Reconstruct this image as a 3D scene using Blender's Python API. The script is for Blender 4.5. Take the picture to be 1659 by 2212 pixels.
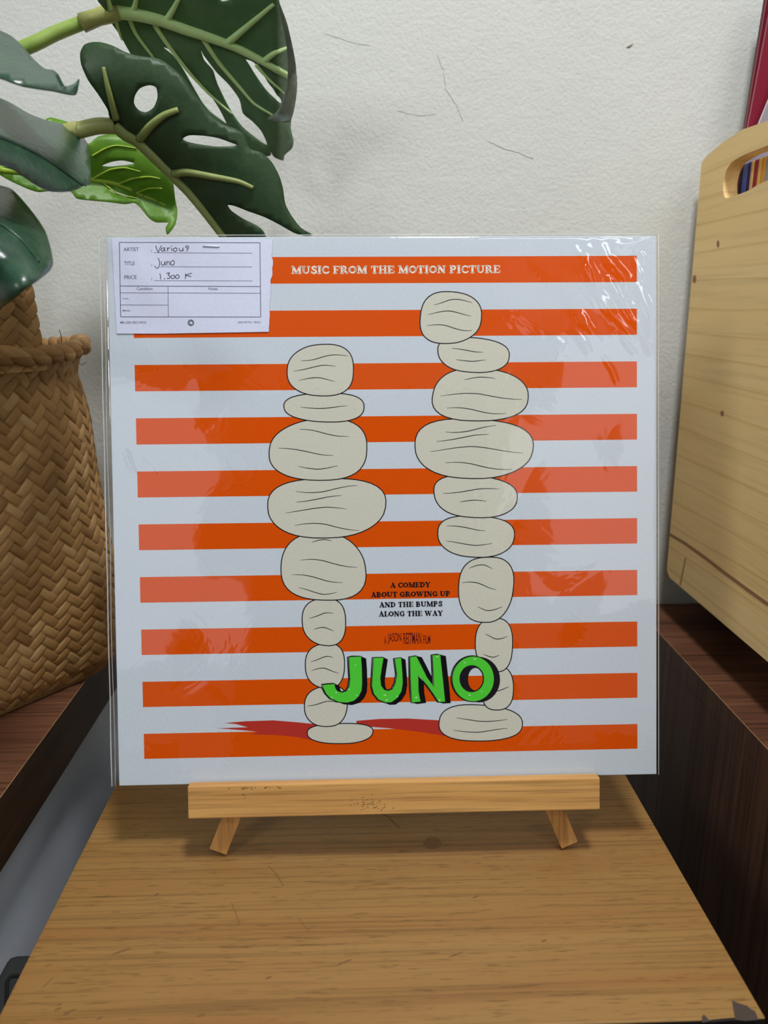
import bpy, bmesh, math, random
import numpy as np
from mathutils import Vector, Matrix, noise
from mathutils.geometry import delaunay_2d_cdt

random.seed(7)
for o in list(bpy.data.objects):
    bpy.data.objects.remove(o)
SC = bpy.context.scene
COL = SC.collection

# ------------------------------------------------------------------ camera
F, CX, CY = 1650.0, 829.5, 1106.0          # focal length in pixels of the 1659x2212 frame
CAM = Vector((0.0, 0.0, 0.311))
_th, _ph = math.radians(1.995), math.atan2(440.0, F)
FWD = Vector((math.sin(_th) * math.cos(_ph), math.cos(_th) * math.cos(_ph), -math.sin(_ph)))
RGT = Vector((math.cos(_th), -math.sin(_th), 0))
UPV = RGT.cross(FWD)
cd = bpy.data.cameras.new('camera')
cam = bpy.data.objects.new('camera', cd)
COL.objects.link(cam)
cam.matrix_world = Matrix(((RGT.x, UPV.x, -FWD.x, CAM.x), (RGT.y, UPV.y, -FWD.y, CAM.y),
                           (RGT.z, UPV.z, -FWD.z, CAM.z), (0, 0, 0, 1)))
cd.sensor_fit = 'VERTICAL'
cd.sensor_height = 36.0
cd.lens = F * 36.0 / 2212.0
cd.clip_start = 0.01
cd.dof.use_dof = True
cd.dof.focus_distance = 0.47
cd.dof.aperture_fstop = 8.0
SC.camera = cam

def ray(x, y):
    return FWD + RGT * ((x - CX) / F) - UPV * ((y - CY) / F)

def at_depth(x, y, Y):                       # point seen at pixel (x, y) on the plane world-y = Y
    r = ray(x, y)
    return CAM + r * (Y / r.y)

def on_axis(x, y, axis, val):
    r = ray(x, y)
    return CAM + r * ((val - CAM[axis]) / r[axis])

# ------------------------------------------------------------------ light
SC.view_settings.view_transform = 'Standard'
SC.view_settings.look = 'None'
SC.view_settings.gamma = 1.0
SC.view_settings.use_curve_mapping = False
SC.view_settings.exposure = 0.0
world = bpy.data.worlds.new('world')
SC.world = world
world.use_nodes = True
world.node_tree.nodes['Background'].inputs[0].default_value = (0.8, 0.88, 1.0, 1)
world.node_tree.nodes['Background'].inputs[1].default_value = 0.1

def area(name, loc, target, sx, sy, power, col):
    l = bpy.data.lights.new(name, 'AREA')
    l.shape = 'RECTANGLE'
    l.size, l.size_y, l.energy, l.color = sx, sy, power, col
    o = bpy.data.objects.new(name, l)
    COL.objects.link(o)
    o.location = loc
    d = Vector(target) - Vector(loc)
    o.rotation_euler = d.to_track_quat('-Z', 'Y').to_euler()
    return o

area('pendant_lamp', (0.14, 0.06, 1.4), (0.14, 0.06, 0), 0.16, 0.16, 14.0, (0.97, 0.98, 1.0))
area('ceiling_lamp_right', (0.95, -0.3, 2.05), (0.95, -0.3, 0), 0.5, 0.5, 6, (0.97, 0.98, 1.0))
area('fill_left', (-1.3, -1.2, 1.1), (0.2, 0.5, 0.3), 0.3, 0.5, 11.5, (0.95, 0.97, 1.0))  # added fill from the left front, mainly for the crate's side
area('tube_lamp', (1.15, -1.5, 2.05), (1.15, -1.5, 0), 1.4, 0.4, 14, (0.9, 0.95, 1.0))
area('film_wash_left', (-1.2, -2.96, 0.75), (-1.2, 0, 0.75), 0.75, 1.4, 3.0, (0.84, 0.92, 1.0))  # added bright panel, lightens reflections on the film's left side
area('film_wash_right', (1.4, -2.96, 1.3), (1.4, 0, 1.3), 0.95, 1.5, 5.0, (0.84, 0.92, 1.0))  # added bright panel, washes the film's right side with reflection

# ------------------------------------------------------------------ helpers
def srgb(r, g, b):
    f = lambda c: (c / 255 / 12.92) if c <= 10.3 else ((c / 255 + 0.055) / 1.055) ** 2.4
    return (f(r), f(g), f(b), 1.0)

class NT:
    def __init__(self, name):
        self.m = bpy.data.materials.new(name)
        self.m.use_nodes = True
        self.t = self.m.node_tree
        self.b = self.t.nodes['Principled BSDF']
        self.out = self.t.nodes['Material Output']
    def n(self, typ, **kw):
        x = self.t.nodes.new('ShaderNode' + typ)
        for k, v in kw.items():
            if k.startswith('i_'):
                key = k[2:]
                key = int(key) if key.isdigit() else key.replace('_', ' ')
                x.inputs[key].default_value = v
            else:
                setattr(x, k, v)
        return x
    def l(self, a, b):
        self.t.links.new(a, b)
    def ramp(self, fac, stops):
        r = self.n('ValToRGB')
        e = r.color_ramp.elements
        while len(e) < len(stops):
            e.new(0.5)
        for el, (p, c) in zip(e, stops):
            el.position = p
            el.color = c if len(c) == 4 else (*c, 1)
        self.l(fac, r.inputs[0])
        return r
    def mix(self, fac, a, b, blend='MIX'):
        x = self.n('MixRGB', blend_type=blend)
        for s, v in ((x.inputs[0], fac), (x.inputs[1], a), (x.inputs[2], b)):
            if hasattr(v, 'links'):
                self.l(v, s)
            else:
                s.default_value = v
        return x.outputs[0]
    def coords(self, scale, kind='Object'):
        tc = self.n('TexCoord')
        mp = self.n('Mapping')
        mp.inputs['Scale'].default_value = scale
        self.l(tc.outputs[kind], mp.inputs['Vector'])
        return mp.outputs[0]
    def noise(self, scale_vec, detail=4, rough=0.55, dist=0.0):
        x = self.n('TexNoise')
        x.inputs['Scale'].default_value = 1.0
        x.inputs['Detail'].default_value = detail
        x.inputs['Roughness'].default_value = rough
        x.inputs['Distortion'].default_value = dist
        self.l(self.coords(scale_vec), x.inputs['Vector'])
        return x.outputs['Fac']
    def bump(self, h, strength, dist):
        x = self.n('Bump')
        x.inputs['Strength'].default_value = strength
        x.inputs['Distance'].default_value = dist
        self.l(h, x.inputs['Height'])
        self.l(x.outputs[0], self.b.inputs['Normal'])

def plain(name, c, rough=0.6, spec=0.3, metal=0.0):
    k = NT(name)
    k.b.inputs['Base Color'].default_value = c
    k.b.inputs['Roughness'].default_value = rough
    k.b.inputs['Specular IOR Level'].default_value = spec
    k.b.inputs['Metallic'].default_value = metal
    # faint tooth so that no surface is perfectly flat
    k.bump(k.noise((900, 900, 900), 2), 0.04, 0.0004)
    return k.m

def wood(name, axis, light, mid, dark, line=0.5, fine=420.0, rough=0.5, spec=0.3, stretch=5.0, band=38.0, ring=False, pores=0.0):
    k = NT(name)
    def v(lo, hi):
        s = [hi, hi, hi]
        s[axis] = lo
        return tuple(s)
    big = k.noise(v(stretch * 0.5, band), 4, 0.6, 0.6)
    r = k.ramp(big, [(0.3, dark), (0.48, mid), (0.68, light)])
    ln = k.noise(v(stretch * 1.6, fine), 3, 0.6, 0.1)
    lr = k.ramp(ln, [(0.36, (1 - line,) * 3), (0.5, (1, 1, 1))])
    c = k.mix(1.0, r.outputs[0], lr.outputs[0], 'MULTIPLY')
    if pores:
        po = k.noise(v(70, 950), 2, 0.6)
        pr_ = k.ramp(po, [(0.30, (1 - pores,) * 3), (0.42, (1, 1, 1))])
        c = k.mix(1.0, c, pr_.outputs[0], 'MULTIPLY')
    if ring:
        w = k.n('TexWave', wave_type='BANDS', bands_direction='Z', wave_profile='SAW')
        w.inputs['Scale'].default_value = 1.0
        w.inputs['Distortion'].default_value = 5.0
        w.inputs['Detail'].default_value = 2.0
        w.inputs['Detail Scale'].default_value = 0.7
        k.l(k.coords((3.0 if axis != 0 else 1.5, 2.2, 15.0)), w.inputs['Vector'])
        wr = k.ramp(w.outputs['Fac'], [(0.0, (0.74, 0.66, 0.55)), (0.07, (1, 1, 1)), (0.9, (1, 1, 1)), (1.0, (0.9, 0.86, 0.8))])
        c = k.mix(0.75, c, wr.outputs[0], 'MULTIPLY')
    k.l(c, k.b.inputs['Base Color'])
    k.b.inputs['Roughness'].default_value = rough
    k.b.inputs['Specular IOR Level'].default_value = spec
    k.bump(ln, 0.15, 0.0006)
    return k.m

def link(name, me, mats, parent=None):
    o = bpy.data.objects.new(name, me)
    COL.objects.link(o)
    for m in (mats if isinstance(mats, (list, tuple)) else [mats]):
        me.materials.append(m)
    if parent is not None:
        o.parent = parent
    return o

def from_bm(name, bm, mats, parent=None, smooth=False):
    me = bpy.data.meshes.new(name)
    bm.to_mesh(me)
    bm.free()
    if smooth:
        me.polygons.foreach_set('use_smooth', [True] * len(me.polygons))
    return link(name, me, mats, parent)

def add_box(bm, lo, hi, bevel=0.0, mat=0, M=None):
    lo, hi = Vector(lo), Vector(hi)
    T = Matrix.Translation((lo + hi) / 2) @ Matrix.Diagonal((*(hi - lo), 1))
    if M is not None:
        T = M @ T
    r = bmesh.ops.create_cube(bm, size=1.0, matrix=T)
    fs = set(f for v in r['verts'] for f in v.link_faces)
    for f in fs:
        f.material_index = mat
    if bevel > 0:
        es = list(set(e for v in r['verts'] for e in v.link_edges))
        rb = bmesh.ops.bevel(bm, geom=es, offset=bevel, segments=2, affect='EDGES', profile=0.6)
        for f in rb['faces']:
            f.material_index = mat

def box(name, lo, hi, mats, parent=None, bevel=0.0):
    bm = bmesh.new()
    add_box(bm, lo, hi, bevel)
    return from_bm(name, bm, mats, parent)

def tube_into(bm, pts, radii, seg=10, mat=0, caps=True):
    pts = [Vector(p) for p in pts]
    if not isinstance(radii, (list, tuple)):
        radii = [radii] * len(pts)
    rings = []
    prev = None
    for i, p in enumerate(pts):
        d = (pts[min(i + 1, len(pts) - 1)] - pts[max(i - 1, 0)])
        if d.length < 1e-9:
            d = Vector((0, 0, 1))
        d.normalize()
        if prev is None:
            a = d.orthogonal().normalized()
        else:
            a = (prev - d * prev.dot(d)).normalized()
        prev = a
        b = d.cross(a)
        rings.append([bm.verts.new(p + (a * math.cos(2 * math.pi * k / seg) + b * math.sin(2 * math.pi * k / seg)) * radii[i]) for k in range(seg)])
    for r0, r1 in zip(rings, rings[1:]):
        for k in range(seg):
            f = bm.faces.new((r0[k], r0[(k + 1) % seg], r1[(k + 1) % seg], r1[k]))
            f.material_index = mat
            f.smooth = True
    if caps:
        for r in (rings[0][::-1], rings[-1]):
            f = bm.faces.new(r)
            f.material_index = mat

def catmull(pts, n=4, closed=True):
    out = []
    N = len(pts)
    P = [Vector((p[0], p[1], p[2] if len(p) > 2 else 0)) for p in pts]
    for i in range(N if closed else N - 1):
        if closed:
            a, b, c, d = P[i - 1], P[i], P[(i + 1) % N], P[(i + 2) % N]
        else:
            a, b, c, d = P[max(i - 1, 0)], P[i], P[i + 1], P[min(i + 2, N - 1)]
        for k in range(n):
            t = k / n
            # centripetal-ish (reduced tension keeps tips sharp)
            m1, m2 = (c - a) * 0.38, (d - b) * 0.38
            h = (2 * t ** 3 - 3 * t ** 2 + 1) * b + (t ** 3 - 2 * t ** 2 + t) * m1 + (-2 * t ** 3 + 3 * t ** 2) * c + (t ** 3 - t ** 2) * m2
            out.append(h)
    if not closed:
        out.append(P[-1])
    return out

def inside(x, y, poly):
    c = False
    j = len(poly) - 1
    for i in range(len(poly)):
        xi, yi, xj, yj = poly[i][0], poly[i][1], poly[j][0], poly[j][1]
        if (yi > y) != (yj > y) and x < (xj - xi) * (y - yi) / (yj - yi) + xi:
            c = not c
        j = i
    return c

def triangulate(outline, holes=(), step=None):
    """constrained triangulation of a 2-D outline with holes, optional inner grid points"""
    vs, es = [], []
    for loop in [outline] + list(holes):
        k = len(vs)
        vs += [Vector((p[0], p[1])) for p in loop]
        es += [(k + i, k + (i + 1) % len(loop)) for i in range(len(loop))]
    if step:
        xs = [p[0] for p in outline]
        ys = [p[1] for p in outline]
        y = min(ys) + step / 2
        row = 0
        border = list(vs)
        while y < max(ys):
            x = min(xs) + (step / 2 if row % 2 else 0)
            while x < max(xs):
                if inside(x, y, outline) and not any(inside(x, y, h) for h in holes):
                    if all((x - b.x) ** 2 + (y - b.y) ** 2 > (step * 0.45) ** 2 for b in border):
                        vs.append(Vector((x, y)))
                x += step
            y += step * 0.87
            row += 1
    v2, e2, f2, *_ = delaunay_2d_cdt(vs, es, [], 0, 1e-9)
    tris = []
    for f in f2:
        cx = sum(v2[i].x for i in f) / len(f)
        cy = sum(v2[i].y for i in f) / len(f)
        if inside(cx, cy, outline) and not any(inside(cx, cy, h) for h in holes):
            tris.append(f)
    return v2, tris

def empty(name, loc, label, cat, group=None, matrix=None):
    o = bpy.data.objects.new(name, None)
    o.empty_display_size = 0.05
    COL.objects.link(o)
    if matrix is not None:
        o.matrix_world = matrix
    else:
        o.location = loc
    tag(o, label, cat, group)
    return o

def tag(o, label, cat, group=None):
    o['label'] = label
    o['category'] = cat
    if group:
        o['group'] = group
    return o

def struct(o, label=None, cat=None):
    o['kind'] = 'structure'
    if label:
        o['label'] = label
        o['category'] = cat
    return o

# ------------------------------------------------------------------ materials
def plaster():
    k = NT('plaster_paint')
    n1 = k.noise((5, 5, 5), 3)
    r = k.ramp(n1, [(0.3, srgb(200, 201, 195)), (0.7, srgb(206, 207, 201))])
    k.l(r.outputs[0], k.b.inputs['Base Color'])
    k.b.inputs['Roughness'].default_value = 0.75
    k.b.inputs['Specular IOR Level'].default_value = 0.2
    a = k.noise((340, 340, 340), 3, 0.6)
    b = k.noise((70, 70, 70), 2, 0.5)
    s = k.n('MixRGB', blend_type='ADD')
    s.inputs[0].default_value = 0.8
    k.l(a, s.inputs[1]); k.l(b, s.inputs[2])
    k.bump(s.outputs[0], 0.22, 0.0035)
    return k.m
M_plaster = plaster()
M_crack = plain('wall_crack', srgb(176, 172, 164), 0.9)
M_ceiling = plain('ceiling_paint', srgb(235, 235, 230), 0.9)
M_floor = plain('floor_dark', srgb(70, 72, 72), 0.6)
M_dark = plain('dark_reflection', srgb(16, 16, 18), 0.9)

M_veneer = wood('light_veneer', 0, srgb(144, 110, 63), srgb(138, 102, 56), srgb(134, 92, 50), line=0.26, fine=560, rough=0.42, spec=0.3, stretch=3.2, band=30, pores=0.38)
M_veneer_core = plain('exposed_core', srgb(72, 63, 58), 0.9, 0.05)
M_veneer_scratch = plain('veneer_scratch', srgb(112, 80, 46), 0.7)
M_edge_black = plain('black_edge', srgb(24, 20, 19), 0.6)
M_easel = wood('easel_pine', 0, srgb(206, 160, 96), srgb(194, 146, 84), srgb(176, 126, 70), line=0.3, fine=520, rough=0.5, stretch=6, band=60)
M_easel_leg = wood('easel_leg_pine', 1, srgb(200, 150, 88), srgb(188, 136, 76), srgb(160, 110, 58), line=0.3, fine=420, rough=0.5, stretch=8, band=90)
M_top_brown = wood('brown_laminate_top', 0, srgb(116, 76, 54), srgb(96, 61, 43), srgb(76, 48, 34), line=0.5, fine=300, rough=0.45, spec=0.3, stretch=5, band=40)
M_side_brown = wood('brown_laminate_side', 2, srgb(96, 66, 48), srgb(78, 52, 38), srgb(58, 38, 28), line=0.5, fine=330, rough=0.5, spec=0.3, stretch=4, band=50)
M_fascia = wood('brown_fascia', 1, srgb(58, 40, 26), srgb(48, 33, 21), srgb(38, 25, 16), line=0.3, fine=380, rough=0.5, spec=0.3, stretch=4, band=70)
M_edge_line = plain('worn_edge', srgb(150, 112, 74), 0.6)
M_white_panel = plain('grey_white_panel', srgb(206, 210, 218), 0.6)
M_crate = wood('crate_pine', 1, srgb(238, 206, 146), srgb(234, 199, 136), srgb(226, 187, 122), line=0.10, fine=240, rough=0.55, spec=0.25, stretch=4, band=12, ring=True)
M_crate_seam = plain('crate_seam', srgb(150, 108, 72), 0.7)
M_bag = plain('dark_fabric', srgb(48, 50, 48), 0.9)
M_bag_seam = plain('dark_fabric_seam', srgb(22, 22, 22), 0.9)

# ------------------------------------------------------------------ room
WY, FZ, CZ = 0.68, -0.5, 2.1
XL, XR, YF = -1.6, 2.0, -3.0
wb = struct(box('wall_back', (XL, WY, FZ), (XR, WY + 0.1, CZ), M_plaster))
struct(box('wall_left', (XL - 0.1, YF - 0.1, FZ), (XL, WY + 0.1, CZ), M_plaster))
struct(box('wall_right', (XR, YF - 0.1, FZ), (XR + 0.1, WY + 0.1, CZ), M_plaster))
struct(box('wall_front', (XL, YF - 0.1, FZ), (XR, YF, CZ), M_plaster))
struct(box('ceiling', (XL - 0.1, YF - 0.1, CZ), (XR + 0.1, WY + 0.1, CZ + 0.1), M_ceiling))
struct(box('floor', (XL - 0.1, YF - 0.1, FZ - 0.1), (XR + 0.1, WY + 0.1, FZ), M_floor))
struct(box('dark_reflection_panel_1', (-0.75, YF, FZ), (0.75, YF + 0.03, 1.55), M_dark))  # added dark slab behind the camera, mirrored as the film's dark middle
# hairline cracks and a small dent in the plaster
def wall_crack(px, w):
    bm = bmesh.new()
    pts = [at_depth(x, y, WY - 0.0002) for x, y in px]
    dense = []
    for a, b in zip(pts, pts[1:]):
        for k in range(6):
            q = a.lerp(b, k / 6)
            dense.append(q + Vector((random.uniform(-1, 1) * 0.0004, 0, random.uniform(-1, 1) * 0.0004)))
    dense.append(pts[-1])
    tube_into(bm, dense, w, 5)
    return from_bm('plaster_crack', bm, M_crack, wb)
wall_crack([(944, 118), (958, 150), (962, 190), (985, 225), (1000, 262)], 0.00013)
wall_crack([(1055, 305), (1090, 322), (1120, 330), (1152, 343)], 0.00013)
wall_crack([(700, 72), (760, 92), (800, 98)], 0.00009)
wall_crack([(860, 240), (905, 250), (940, 246)], 0.00009)
bm = bmesh.new()
tube_into(bm, [at_depth(1353, 103, WY), at_depth(1360, 100, WY), at_depth(1367, 95, WY)], [0.0004, 0.0010, 0.0004], 6)
from_bm('plaster_dent', bm, plain('dent_shade', srgb(150, 140, 124), 0.9), wb)

# ------------------------------------------------------------------ display table
ZB = -0.0025
tbl = empty('display_table', (0.009, 0.45, FZ), 'small wooden table with chipped oak veneer top under the easel', 'table')
TX0, TX1, TY0, TY1 = -0.1666, 0.1840, 0.2716, 0.62
def flat_poly(bm, pts3, mat):
    f = bm.faces.new([bm.verts.new(p) for p in pts3])
    f.normal_update()
    f.material_index = mat
    return f
bm = bmesh.new()
add_box(bm, (TX0, TY0, ZB - 0.018), (TX1, TY1, ZB), 0.0006)
for f in bm.faces:
    if f.calc_center_median().z < ZB - 0.001 and abs(f.normal.z) < 0.5:
        f.material_index = 3
def board_poly(px, z, mat):
    pts = [on_axis(x, y, 2, ZB + z) for x, y in px]
    f = flat_poly(bm, pts, mat)
    if f.normal.z < 0:
        f.normal_flip()
board_poly([(1581, 2161), (1596, 2167), (1615, 2173), (1622, 2180), (1631, 2184), (1636, 2196), (1638, 2203), (1612, 2205), (1588, 2203), (1587, 2196), (1584, 2180)], 0.0001, 1)
board_poly([(1516, 2197), (1520, 2191), (1527, 2198), (1534, 2206), (1517, 2209)], 0.0001, 1)
board_poly([(1534, 2203), (1560, 2200), (1588, 2198), (1589, 2204), (1535, 2208)], 0.00005, 3)
# round knot, scratches and nicks
board_poly([(934 + 20 * math.cos(a) * (1 + 0.06 * math.sin(3 * a)), 1821 + 13 * math.sin(a)) for a in [k * math.pi / 12 for k in range(24)]], 0.00006, 4)
def board_scratch(px, w):
    P = [on_axis(x, y, 2, ZB + 0.00008) for x, y in px]
    for a, b in zip(P, P[1:]):
        d = (b - a).normalized()
        s = Vector((-d.y, d.x, 0)) * w / 2
        f = flat_poly(bm, [a - s, b - s, b + s, a + s], 2)
        if f.normal.z < 0:
            f.normal_flip()
board_scratch([(580, 1870), (597, 1888), (612, 1914)], 0.0005)
board_scratch([(500, 1950), (510, 1975), (517, 1996)], 0.0004)
board_scratch([(645, 1985), (668, 2012)], 0.0004)
board_scratch([(808, 1752), (835, 1762), (862, 1788)], 0.0009)
board_scratch([(96, 2088), (112, 2083)], 0.0006)
board_scratch([(92, 2133), (115, 2112)], 0.0005)
for cx, cy, rx in [(262, 2055, 22), (745, 2078, 16), (580, 2112, 8), (435, 2193, 10), (985, 2062, 16), (1028, 1937, 7), (338, 1932, 6), (125, 2180, 9), (152, 2184, 14), (143, 2190, 8), (128, 2170, 5), (215, 2200, 7), (1175, 2032, 6)]:
    board_poly([(cx + rx * math.cos(a) + 0.0 * a, cy - 0.35 * rx * math.cos(a) + 2.2 * math.sin(a)) for a in [k * math.pi / 5 for k in range(10)]], 0.00007, 2)
M_knot = plain('veneer_knot', srgb(112, 78, 42), 0.5)
from_bm('table_top', bm, [M_veneer, M_veneer_core, M_veneer_scratch, M_edge_black, M_knot], tbl).matrix_parent_inverse = Matrix.Translation(-Vector(tbl.location))
def keep(o, root):                           # geometry is written in world space: parent without moving it
    o.parent = root
    o.matrix_parent_inverse = root.matrix_world.inverted() if root.matrix_world != Matrix() else Matrix.Translation(-Vector(root.location))
    return o
for sx in (TX0 + 0.008, TX1 - 0.026):
    keep(box('side_panel', (sx, TY0 + 0.02, FZ), (sx + 0.018, TY1 - 0.005, ZB - 0.018), M_edge_black, None, 0.001), tbl)
keep(box('back_panel', (TX0 + 0.026, TY1 - 0.02, FZ), (TX1 - 0.026, TY1 - 0.006, ZB - 0.018), M_edge_black), tbl)

# ------------------------------------------------------------------ cabinets on both sides
ST = 0.036
cab = empty('cabinet', (-0.55, 0.3, FZ), 'white sided cabinet with dark brown top under the woven basket', 'cabinet')
LX = -0.2095
bm = bmesh.new()
add_box(bm, (-1.0, -0.05, ST - 0.0415), (LX, WY - 0.002, ST), 0.0005)
for f in bm.faces:
    c = f.calc_center_median()
    if abs(f.normal.x) > 0.8:
        f.material_index = 1
    elif abs(f.normal.x) > 0.2 and c.z > 0:
        f.material_index = 2
keep(from_bm('cabinet_top', bm, [M_top_brown, M_fascia, M_edge_line]), cab)
keep(box('side_panel', (-0.245, 0.0, FZ), (-0.226, WY - 0.01, ST - 0.0415), M_white_panel, None, 0.0005), cab)
keep(box('side_panel', (-0.995, 0.0, FZ), (-0.976, WY - 0.01, ST - 0.0415), M_white_panel, None, 0.0005), cab)
keep(box('back_panel', (-0.976, WY - 0.03, FZ), (-0.245, WY - 0.012, ST - 0.0415), M_white_panel), cab)

cab2 = empty('cabinet', (0.65, 0.3, FZ), 'dark brown wood grain cabinet under the pine crate', 'cabinet')
RX = 0.2625
bm = bmesh.new()
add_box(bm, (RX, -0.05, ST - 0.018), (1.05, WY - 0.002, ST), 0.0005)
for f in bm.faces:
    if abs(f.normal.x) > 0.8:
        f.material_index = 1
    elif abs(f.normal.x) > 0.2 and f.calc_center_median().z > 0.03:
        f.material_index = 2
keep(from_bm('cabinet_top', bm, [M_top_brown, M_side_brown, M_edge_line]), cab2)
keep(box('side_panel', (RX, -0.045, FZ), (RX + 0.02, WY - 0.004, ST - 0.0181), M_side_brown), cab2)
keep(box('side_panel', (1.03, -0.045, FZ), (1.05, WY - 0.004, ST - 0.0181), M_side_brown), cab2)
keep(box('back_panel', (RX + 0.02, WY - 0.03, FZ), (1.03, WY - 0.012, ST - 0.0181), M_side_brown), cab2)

# dark fabric bag standing in the gap on the left
bag = empty('fabric_bag', (-0.2, 0.28, FZ), 'dark grey fabric bag in the gap beside the white cabinet panel', 'bag')
bm = bmesh.new()
add_box(bm, (-0.2245, 0.16, FZ), (-0.168, 0.405, -0.085), 0.006)
keep(from_bm('bag_body', bm, M_bag, None, True), bag)
bm = bmesh.new()
sp = [(14, 2170), (15, 2120), (20, 2112), (30, 2108), (44, 2109)]
tube_into(bm, [on_axis(x, y, 2, -0.0845) for x, y in sp], 0.0012, 6)
keep(from_bm('seam', bm, M_bag_seam), bag)

# ------------------------------------------------------------------ easel + sleeve frame
SB = Vector((0.01736753, 0.3915315, 0.04402023))
SR = Vector((0.99996814, -0.006076, 0.00517731)).normalized()
SU = Vector((-0.00365684, 0.22784251, 0.97369113))
SU = (SU - SR * SU.dot(SR)).normalized()
SN = SR.cross(SU)
SM = Matrix(((SR.x, SU.x, SN.x, SB.x), (SR.y, SU.y, SN.y, SB.y), (SR.z, SU.z, SN.z, SB.z), (0, 0, 0, 1)))

def uv(px, py):                               # photograph pixel -> position on the printed face of the sleeve
    r = ray(px, py)
    P = CAM + r * ((SB - CAM).dot(SN) / r.dot(SN)) - SB
    return (P.dot(SR), P.dot(SU))

ez = empty('table_easel', (0, 0, 0), 'small wooden display easel holding the striped record sleeve', 'easel', None, SM)
def spar(bm, a, b, w, t, mat=0, M=None):       # square-section bar from a to b in (u, v, n); w across, t along n
    a, b = Vector(a), Vector(b)
    d = b - a
    L = d.length
    y = d.normalized()
    z = Vector((0, 0, 1))
    z = (z - y * z.dot(y)).normalized()
    x = y.cross(z)
    T = Matrix(((x.x, y.x, z.x, (a.x + b.x) / 2), (x.y, y.y, z.y, (a.y + b.y) / 2), (x.z, y.z, z.z, (a.z + b.z) / 2), (0, 0, 0, 1)))
    add_box(bm, (-w / 2, -L / 2, -t / 2), (w / 2, L / 2, t / 2), 0.0005, mat, T)
bm = bmesh.new()
add_box(bm, (-0.1160, -0.0165, 0.0020), (0.1210, 0.0022, 0.0090), 0.0008)
add_box(bm, (-0.1155, -0.0165, -0.0075), (0.1205, -0.0016, 0.0019), 0.0005)
# worn nicks on the front face
for (x, y, n, sx, sy) in [(530, 1689, 26, 26, 3), (590, 1687, 14, 30, 2.5), (800, 1722, 60, 36, 14), (535, 1705, 12, 6, 14)]:
    for _ in range(n):
        u, v = uv(x + random.gauss(0, sx * 0.5), y + random.gauss(0, sy * 0.6))
        if v > 0.0012 or v < -0.0155:
            continue
        s = random.uniform(0.0002, 0.0006)
        f = bm.faces.new([bm.verts.new((u - s, v - s * 0.5, 0.00905)), bm.verts.new((u + s, v - s * 0.3, 0.00905)), bm.verts.new((u + s * 0.6, v + s * 0.5, 0.00905)), bm.verts.new((u - s * 0.8, v + s * 0.3, 0.00905))])
        f.material_index = 1
from_bm('ledge', bm, [M_easel, plain('ledge_wear', srgb(110, 80, 44), 0.8)], ez)
# feet contact: solve v for the table plane z=0.0 at n=-0.0135
def v_floor(u, n):
    return (ZB - SB.z - SR.z * u - SN.z * n) / SU.z
LEGN, LEGT = -0.0076, 0.0060
for ub, ut in ((-0.1022, -0.0070), (0.1070, 0.0115)):
    vb = max(v_floor(ub, LEGN - LEGT / 2), v_floor(ub, LEGN + LEGT / 2))
    bm = bmesh.new()
    spar(bm, (ub, vb + 0.0022, LEGN), (ut, 0.190, LEGN), 0.0106, LEGT)
    o = from_bm('leg', bm, M_easel_leg, ez)
bm = bmesh.new()
add_box(bm, (-0.014, 0.178, -0.0172), (0.019, 0.200, -0.0110), 0.0006)
from_bm('hinge_block', bm, M_easel, ez)
bm = bmesh.new()
spar(bm, (-0.045, 0.10, -0.0140), (0.051, 0.10, -0.0140), 0.012, 0.0060)
from_bm('cross_bar', bm, M_easel, ez)
bm = bmesh.new()
inv = SM.inverted()
foot = inv @ Vector((0.018, 0.545, ZB + 0.0035))
spar(bm, foot, (0.0025, 0.192, -0.021), 0.011, 0.0065)
from_bm('back_leg', bm, M_easel_leg, ez)

# ------------------------------------------------------------------ record sleeve
sl = empty('record_sleeve', (0, 0, 0), 'orange and white striped record sleeve in clear plastic on the easel', 'record sleeve', None, SM)
def paper(name, c, rough=0.6, spec=0.06):
    k = NT(name)
    n = k.noise((700, 700, 700), 3)
    d = tuple(x * 0.95 for x in c[:3]) + (1,)
    k.l(k.ramp(n, [(0.35, d), (0.65, c)]).outputs[0], k.b.inputs['Base Color'])
    k.b.inputs['Roughness'].default_value = rough
    k.b.inputs['Specular IOR Level'].default_value = spec
    return k.m
M_card = paper('white_card', srgb(200, 208, 217))
M_orange = paper('orange_ink', srgb(216, 80, 0))
M_cream = paper('cream_ink', srgb(204, 202, 187))
M_ink = paper('black_ink', srgb(30, 27, 32))
M_redink = paper('red_ink', srgb(180, 52, 42))
M_green = paper('green_ink', srgb(82, 204, 58))
M_greytext = paper('grey_ink', srgb(120, 122, 140))
M_title_white = paper('pale_ink', srgb(232, 226, 214))

def lay(bm, pts, n, mat, holes=()):
    """flat printed area: 2-D outline (u, v) laid at height n above the card"""
    v2, tr = triangulate(pts, holes)
    vs = [bm.verts.new((p.x, p.y, n)) for p in v2]
    for t in tr:
        try:
            f = bm.faces.new([vs[i] for i in t])
        except ValueError:
            continue
        f.normal_update()
        if f.normal.z < 0:
            f.normal_flip()
        f.material_index = mat

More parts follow.
